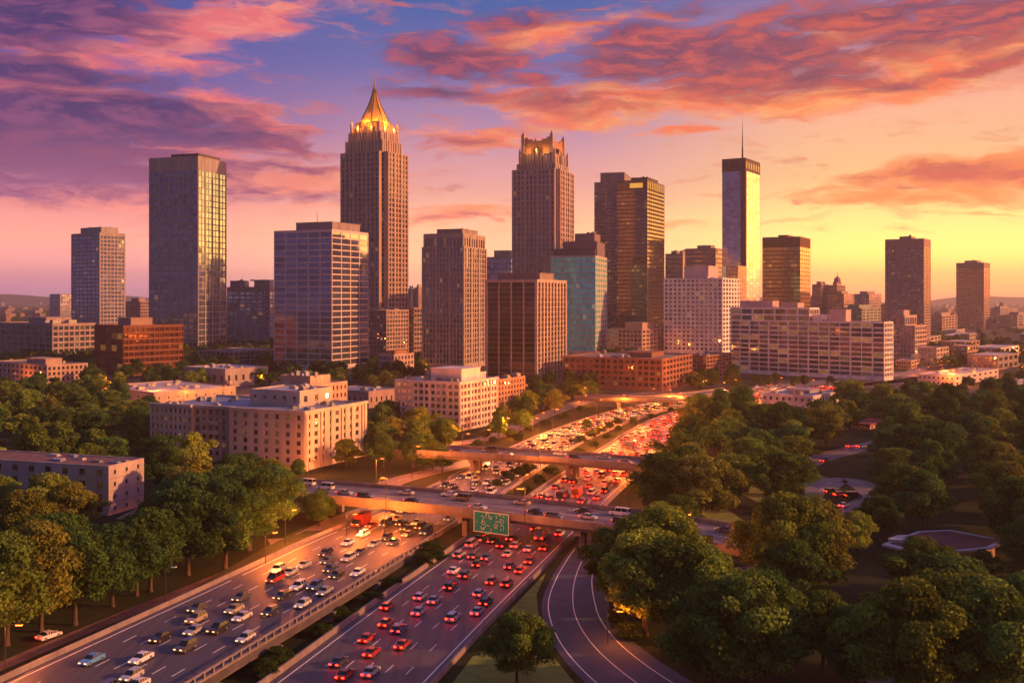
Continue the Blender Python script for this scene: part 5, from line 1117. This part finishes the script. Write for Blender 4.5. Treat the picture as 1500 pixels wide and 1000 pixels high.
def car_parts(kind):
    M = MODELS[kind]; w = M['W'] / 2; out = {}
    def slab(pts, ins_low, ins_top, zc, m=0, mb=None):
        mb = mb or MB(); n = len(pts); b = len(mb.v); zmin = min(p[1] for p in pts); zmax = max(p[1] for p in pts)
        for s in (-1, 1):
            for x, z in pts:
                t = (z - zmin) / (zmax - zmin); mb.v.append((x, s * (w - ins_low - (ins_top - ins_low) * t), z))
        for i in range(n):
            j = (i + 1) % n; mb.f.append((b + i, b + j, b + n + j, b + n + i)); mb.m.append(m); mb.r.append(0)
        mb.f.append(tuple(b + i for i in range(n))); mb.m.append(m); mb.r.append(0); mb.f.append(tuple(b + n + i for i in reversed(range(n)))); mb.m.append(m); mb.r.append(0)
        return mb
    body = slab(M['low'], .0, .06, 0)
    x0, x1, za, zb = M['roof']; iw = w - .30
    body.prism([(x0 - .05, -iw), (x1 + .08, -iw), (x1 + .08, iw), (x0 - .05, iw)], max(za, zb) - .09, max(za, zb) + .025)
    for s in (-1, 1):                        # pillars
        for xx in (x0 + .1, (x0 + x1) / 2, x1):
            body.tube((xx, s * (w - .06), M['low'][3][1] - .02), (xx, s * (iw + .01), max(za, zb) - .03), .045, .045, 5)
    if kind == 'truck': body.box(-4.25, 2.0, -1.22, 1.22, 1.12, 3.3)
    out['body'] = body
    out['windows'] = slab(M['cab'], .08, .30, 0)
    wr = .33 if kind in ('sedan', 'hatchback') else .38 if kind != 'truck' else .48; wx = M['L'] * .305
    out['wheel'] = [(sx * wx, sy * (w - .1), wr) for sx in (-1, 1) for sy in (-1, 1)]; out['wr'] = wr
    xf, xr = M['low'][6][0], M['low'][1][0]; zf, zr = M['low'][6][1], M['low'][1][1]
    out['headlight'] = [(xf + .03, s * (w - .32), zf - .06) for s in (-1, 1)]; out['taillight'] = [(xr - .03, s * (w - .28), zr + .04) for s in (-1, 1)]
    return out
CP = {k: car_parts(k) for k in MODELS}; CM = {}
def flat(name, lst):                          # box light
    m = MB(); m.box(-.05, .05, -.22, .22, -.09, .09); return m
hl_on = flat('h', 0).mesh('headlight', HEAD_ON); tl_on = flat('t', 0).mesh('taillight', TAIL_ON); hl_off = flat('h', 0).mesh('headlight', HEAD_OFF); tl_off = flat('t', 0).mesh('taillight', TAIL_OFF)
for k, P in CP.items():
    wm = MB(); r = P['wr']; wm.tube((0, -.11, 0), (0, .11, 0), r, r, 14); rm = MB(); rm.tube((0, -.125, 0), (0, .125, 0), r * .6, r * .6, 10)
    CM[k] = dict(body=P['body'].mesh('body', CARP), windows=P['windows'].mesh('windows', CARG), wheel=wm.mesh('wheel', TYRE), rim=rm.mesh('rim', RIM))
    for on, hm_, tm_ in (('h', HEAD_ON, TAIL_OFF), ('t', HEAD_OFF, TAIL_ON)):     # whole far car in one mesh
        a = MB()
        for src, mi in ((P['body'], 0), (P['windows'], 1)):
            b0 = len(a.v); a.v += src.v; a.f += [tuple(i + b0 for i in f) for f in src.f]; a.m += [mi] * len(src.f); a.r += [0] * len(src.f)
        for (x, y, z) in P['headlight']: a.box(x - .05, x + .05, y - .22, y + .22, z - .09, z + .09, 2)
        for (x, y, z) in P['taillight']: a.box(x - .05, x + .05, y - .22, y + .22, z - .09, z + .09, 3)
        for (x, y, z) in P['wheel']: a.tube((x, y - .11, z), (x, y + .11, z), r, r, 8, 4)
        CM[k]['far' + on] = a.mesh('car', [CARP, CARG, hm_, tm_, TYRE])
COLS = [('white', (.72, .72, .72)), ('silver', (.42, .43, .45)), ('black', (.02, .02, .022)), ('dark grey', (.08, .08, .09)), ('red', (.42, .03, .02)), ('blue', (.04, .09, .25)), ('tan', (.40, .33, .24)), ('light blue', (.10, .30, .62)), ('orange', (.55, .12, .03)), ('dark blue', (.02, .03, .08)), ('green', (.06, .22, .16))]
CARS = []; _cr = random.Random(5)
def car(p, ang, kind, ci, mode, detail, where):
    nm, col = COLS[ci]; name = {'van': 'van', 'truck': 'box_truck'}.get(kind, 'car'); v = _cr.uniform(.85, 1.15); c = tuple(min(.85, x * v) for x in col) + (1,)
    if detail:
        t = empty(name, p, ang); t.scale = (.92, .92, .92); M = CM[kind]; P = CP[kind]
        o = link('body', M['body'], t); o.color = c; link('windows', M['windows'], t)
        for q in P['wheel']:
            wv = link('wheel', M['wheel'], t, q); link('rim', M['rim'], wv)
        for q in P['headlight']: link('headlight', hl_on if mode == 'h' else hl_off, t, q)
        for q in P['taillight']: link('taillight', tl_on if mode == 't' else tl_off, t, q)
    else:
        t = link(name, CM[kind]['far' + mode], None, p, ang); t.color = c; t.scale = (.92, .92, .92)
    t['category'] = {'van': 'van', 'truck': 'truck'}.get(kind, 'car'); CARS.append((t, nm, kind, where)); return t
CAR_AT = []
def on_road(r, d0, i, kind, ci, detail, mode):
    off = r.lane_off(d0, i) + _cr.uniform(-.25, .25); p, a = r.at(d0, off); a += math.pi / 2
    if mode == 'h': a += math.pi
    if any((p - q).length < 5.6 and abs((p - q).dot(Vector((-math.sin(a), math.cos(a), 0)))) < 2.0 for q in CAR_AT): return
    CAR_AT.append(p.copy()); p.z += .016; car(p, a, kind, ci, mode, detail, (r.name, i, d0))
W_, S_, K_, D_, RD, B_, TN, LB, OR, DB, GN = range(11)
NEARL = [(124, 976, LB, 'sedan'), (205, 967, W_, 'sedan'), (201, 989, S_, 'hatchback'), (214, 999, W_, 'sedan'), (214, 939, K_, 'sedan'), (285, 947, D_, 'suv'), (286, 926, W_, 'sedan'), (280, 912, W_, 'suv'), (274, 898, D_, 'sedan'), (330, 921, K_, 'suv'), (367, 903, W_, 'sedan'), (381, 928, W_, 'hatchback'), (415, 914, DB, 'sedan'), (397, 893, DB, 'hatchback'), (415, 872, K_, 'sedan'), (393, 852, W_, 'van'), (396, 840, W_, 'suv'), (420, 842, S_, 'sedan'), (436, 831, S_, 'sedan'), (447, 859, W_, 'suv'), (345, 879, D_, 'sedan'),
         (473, 857, W_, 'suv'), (482, 862, S_, 'sedan'), (452, 880, W_, 'hatchback'), (497, 840, K_, 'sedan'), (484, 833, DB, 'sedan'), (512, 818, S_, 'suv'), (529, 809, D_, 'sedan'), (476, 814, K_, 'suv'), (471, 823, D_, 'sedan'), (436, 833, S_, 'hatchback'), (511, 798, W_, 'sedan'), (537, 786, W_, 'suv'), (567, 788, K_, 'suv'), (551, 797, S_, 'sedan'), (579, 793, D_, 'sedan'), (554, 770, B_, 'van'), (529, 773, RD, 'sedan'), (596, 773, D_, 'sedan'), (574, 762, TN, 'sedan'), (611, 781, TN, 'sedan'), (160, 1010, D_, 'suv'), (330, 895, TN, 'sedan'), (250, 960, TN, 'hatchback'), (505, 870, S_, 'suv'), (540, 835, W_, 'sedan')]
NEARR = [(520, 941, RD, 'sedan'), (544, 959, RD, 'sedan'), (562, 918, OR, 'sedan'), (575, 896, RD, 'hatchback'), (583, 925, B_, 'suv'), (596, 914, S_, 'sedan'), (611, 899, S_, 'sedan'), (602, 879, W_, 'hatchback'), (628, 897, S_, 'suv'), (638, 882, S_, 'sedan'), (649, 875, D_, 'suv'), (665, 862, DB, 'suv'), (653, 903, W_, 'suv'), (700, 892, S_, 'sedan'), (716, 879, K_, 'suv'), (694, 868, S_, 'hatchback'), (746, 852, RD, 'suv'), (722, 850, OR, 'sedan'), (683, 845, D_, 'suv'), (705, 829, K_, 'suv'), (737, 828, DB, 'sedan'), (708, 819, B_, 'sedan'), (721, 816, S_, 'sedan'), (753, 823, RD, 'sedan'), (764, 833, RD, 'hatchback'), (782, 819, RD, 'sedan'), (789, 814, D_, 'sedan'), (750, 812, S_, 'sedan'), (733, 801, K_, 'suv'), (694, 803, W_, 'van'), (707, 795, GN, 'van'), (658, 840, W_, 'sedan'), (575, 945, RD, 'sedan'), (486, 976, DB, 'sedan'), (508, 992, RD, 'sedan'), (540, 985, S_, 'sedan'), (672, 835, W_, 'hatchback'), (690, 818, D_, 'sedan'), (610, 930, DB, 'sedan'), (770, 803, W_, 'sedan'), (755, 800, S_, 'suv'), (800, 800, RD, 'sedan')]
_mix = random.Random(2); NEARL = [(a, c_, (_mix.choice([S_, TN, D_, B_, RD, DB, S_]) if ci == W_ and _mix.random() < .42 else ci), kd) for a, c_, ci, kd in NEARL]
for lst, r, mode in ((NEARL, left_road, 'h'), (NEARR, right_road, 't')):
    for px, py, ci, kd in lst:
        d0 = CAM_H * F / (py + 1 - HOR); x0 = (px - 750) / F * d0; off = x0 - interp(r.c, d0)
        _, t_, n_ = r.frame(d0); off *= n_.x
        i = min(range(r.nl), key=lambda i: abs(r.lane_off(d0, i) - off)); on_road(r, d0, i, kd, ci, True, mode)
for r, mode, step in ((left_road, 'h', 13.0), (right_road, 't', 12.0)):
    for i in range(r.nl):
        d = (232 if mode == 't' else 262) + _cr.uniform(0, 14)
        while d < (430 if mode == 'h' else 430):
            on_road(r, d, i, _cr.choice(['sedan', 'sedan', 'suv', 'hatchback', 'suv', 'van', 'sedan', 'suv', 'truck']), _cr.choice([W_, S_, S_, K_, D_, RD, B_, TN, DB, D_] if mode == 'h' else [W_, S_, K_, D_, RD, RD, OR, DB]), False, mode); d += step * _cr.uniform(.7, 1.7)
# the queue farther up the road, too many to count
def far_traffic():
    a = MB(); q = random.Random(8)
    for r, mode in ((left_road, 'h'), (right_road, 't')):
        for i in range(r.nl):
            d = 431 + q.uniform(0, 10)
            while d < 700:
                p, an = r.at(d, r.lane_off(d, i)); an += math.pi / 2 + (math.pi if mode == 'h' else 0); P = CP[q.choice(['sedan', 'suv', 'hatchback'])]; mi0 = q.choice([0, 1, 1, 2, 2, 3])
                M = Matrix.Translation(p) @ Matrix.Rotation(an, 4, 'Z')
                for src, mi in ((P['body'], mi0), (P['windows'], 4)):
                    b0 = len(a.v); a.v += [tuple(M @ Vector(v)) for v in src.v]; a.f += [tuple(k + b0 for k in f) for f in src.f]; a.m += [mi] * len(src.f); a.r += [0] * len(src.f)
                for (x, y, z) in P['headlight' if mode == 'h' else 'taillight']:
                    c = [M @ Vector((x + dx, y + dy, z + dz)) for dx, dy, dz in ((0, -.24, -.1), (0, .24, -.1), (0, .24, .1), (0, -.24, .1))]; sg = .07 if mode == 'h' else -.07; off = (M.to_3x3() @ Vector((sg, 0, 0)))
                    a.quad(*[v + off for v in c], m=5 if mode == 'h' else 6)
                d += q.uniform(8, 17)
    ms = [surf("far_paint_%d" % i, c, .35, .05, 1, spec=.5) for i, c in enumerate([(.7, .7, .7), (.35, .35, .37), (.04, .04, .045), (.35, .05, .03)])]
    tag(a.build('distant_traffic', ms + [CARG, HEAD_ON, TAIL_ON]), 'dense queue of distant cars on the highway bends', 'traffic', kind='stuff')
far_traffic()
for key, lst in (('main', [(.16, -.3, W_, 'van'), (.205, -.1, W_, 'van'), (.25, .15, S_, 'sedan'), (.29, .3, D_, 'suv'), (.33, -.2, S_, 'sedan'), (.365, .32, K_, 'sedan'), (.39, -.35, W_, 'sedan'), (.42, -.12, D_, 'van'), (.465, .3, S_, 'sedan'), (.5, -.3, TN, 'sedan'), (.545, .18, K_, 'sedan'), (.58, .34, D_, 'suv'), (.60, -.22, K_, 'sedan'), (.625, .12, S_, 'sedan'), (.66, -.3, W_, 'van'), (.69, .2, K_, 'suv'), (.725, .3, D_, 'sedan'), (.745, -.1, W_, 'sedan'), (.80, .2, S_, 'sedan'), (.84, -.25, D_, 'sedan'), (.12, .3, S_, 'sedan')]),
                 ('curved', [(.2, .2, D_, 'sedan'), (.35, -.2, K_, 'van'), (.44, .25, S_, 'sedan'), (.6, -.25, W_, 'sedan'), (.66, .2, K_, 'suv'), (.72, -.2, S_, 'sedan'), (.79, .22, TN, 'sedan'), (.85, -.22, D_, 'sedan')])):
    C, N_, w = BRIDGES[key]
    for k, (f, o, ci, kd) in enumerate(lst):
        x = f * (len(C) - 1); i = int(x); p = C[i].lerp(C[i + 1], x - i) + N_[i] * (o * w * .9); t_ = (C[i + 1] - C[i]); a = math.atan2(t_.y, t_.x) + (math.pi if o < 0 else 0); p.z += .016
        car(p, a, kd, ci, 't' if o > 0 else 'h', True, (key, 0 if o < 0 else 1, f))
for px, py, ci, kd, rz in [(1218, 722, K_, 'suv', .3), (1232, 727, D_, 'suv', .2), (1250, 729, K_, 'van', .1), (1208, 676, DB, 'sedan', .8), (1262, 655, W_, 'sedan', .5), (1247, 655, S_, 'sedan', .5), (1236, 742, W_, 'sedan', .9), (72, 934, W_, 'sedan', 1.1)]:
    p = at(px, py, .07); car(p, rz, kd, ci, 't', True, ('side', 0, px))

# ------------------------------------------------------------------ wording that singles out every repeat
ORD = ['first', 'second', 'third', 'fourth', 'fifth', 'sixth', 'seventh', 'eighth', 'ninth', 'tenth', 'eleventh', 'twelfth', 'thirteenth', 'fourteenth', 'fifteenth', 'sixteenth', 'seventeenth', 'eighteenth', 'nineteenth', 'twentieth']
def ordn(i):
    if i < 20: return ORD[i]
    n = i + 1; t = ['', '', 'twenty', 'thirty', 'forty', 'fifty', 'sixty', 'seventy', 'eighty', 'ninety'][n // 10] if n < 100 else 'hundred'
    return (t[:-1] + 'ieth' if n % 10 == 0 else t + '-' + ORD[n % 10 - 1])
LAND += [(840, 880, 'curving ramp'), (722, 766, 'green highway sign'), (1240, 700, 'bending side street'), (740, 950, 'grass wedge'), (1215, 930, 'lower street gap'), (1045, 775, 'far end of main overpass'), (440, 730, 'near end of main overpass'), (300, 870, 'highway embankment'), (100, 940, 'highway embankment foot'), (1400, 530, 'hazy lamplit district'), (1000, 580, 'far highway bend'), (850, 670, 'curved overpass'), (1400, 650, 'eastern woods'), (1450, 900, 'dark corner woods'), (1120, 640, 'dome shaped trees'), (600, 690, 'ramp below white office')]
def nearest(x, y): return min(LAND, key=lambda l: (l[0] - x) ** 2 + ((l[1] - y) * 1.4) ** 2)[2]
def word(items, fmt, group):
    by = {}
    for o, look, x, y in items: by.setdefault((nearest(x, y), look), []).append((x, o))
    for (ph, look), l in by.items():
        l.sort(key=lambda q: q[0])
        for i, (x, o) in enumerate(l): o['label'] = (fmt % (look, ph)) + (', %s from left' % ordn(i) if len(l) > 1 else ''); o['group'] = group
word([(o, nm, x, y) for x, y, nm, o in LOWS], 'small %s flat roofed block near the %s', 'distant low rise blocks')
def size(h): return 'tall' if h > 17 else 'medium' if h > 13 else 'small'
def px(o): return proj(o.location)
word([(t, size(h) + ' ' + nm, *px(t)) for t, nm, h, r in TREES], '%s tree near the %s', 'leafy trees')
word([(t, nm, *px(t)) for t, nm, h, r in SHRUBS], '%s shrub near the %s', 'roadside shrubs')
word([(t, nm, *px(t)) for t, nm in LAMPS], '%s street lamp near the %s', 'street lamps')
WHERE = {'left': 'the oncoming carriageway', 'right': 'the outbound carriageway', 'main': 'the main overpass', 'curved': 'the curved overpass', 'side': 'the tree lined side street'}
by = {}
for t, nm, kd, (r, lane, d) in CARS: by.setdefault((nm, kd, r, lane), []).append((d, t))
for (nm, kd, r, lane), l in by.items():
    l.sort(key=lambda q: q[0]); kdn = {'suv': 'tall wagon', 'truck': 'box truck'}.get(kd, kd)
    for i, (d, t) in enumerate(l):
        if r in ('left', 'right'): s_ = '%s %s in %s lane of %s' % (nm, kdn, ordn(lane), WHERE[r]); e_ = ', %s from camera' % ordn(i)
        elif r == 'side': s_ = '%s %s on %s' % (nm, kdn, WHERE[r]); e_ = ', %s from left' % ordn(i)
        else: s_ = '%s %s on the %s side of %s' % (nm, kdn, 'far' if lane == 0 else 'near', WHERE[r]); e_ = ', %s from left' % ordn(i)
        t['label'] = s_ + (e_ if len(l) > 1 else ''); t['group'] = 'vehicles on ' + WHERE[r]
make_haze()
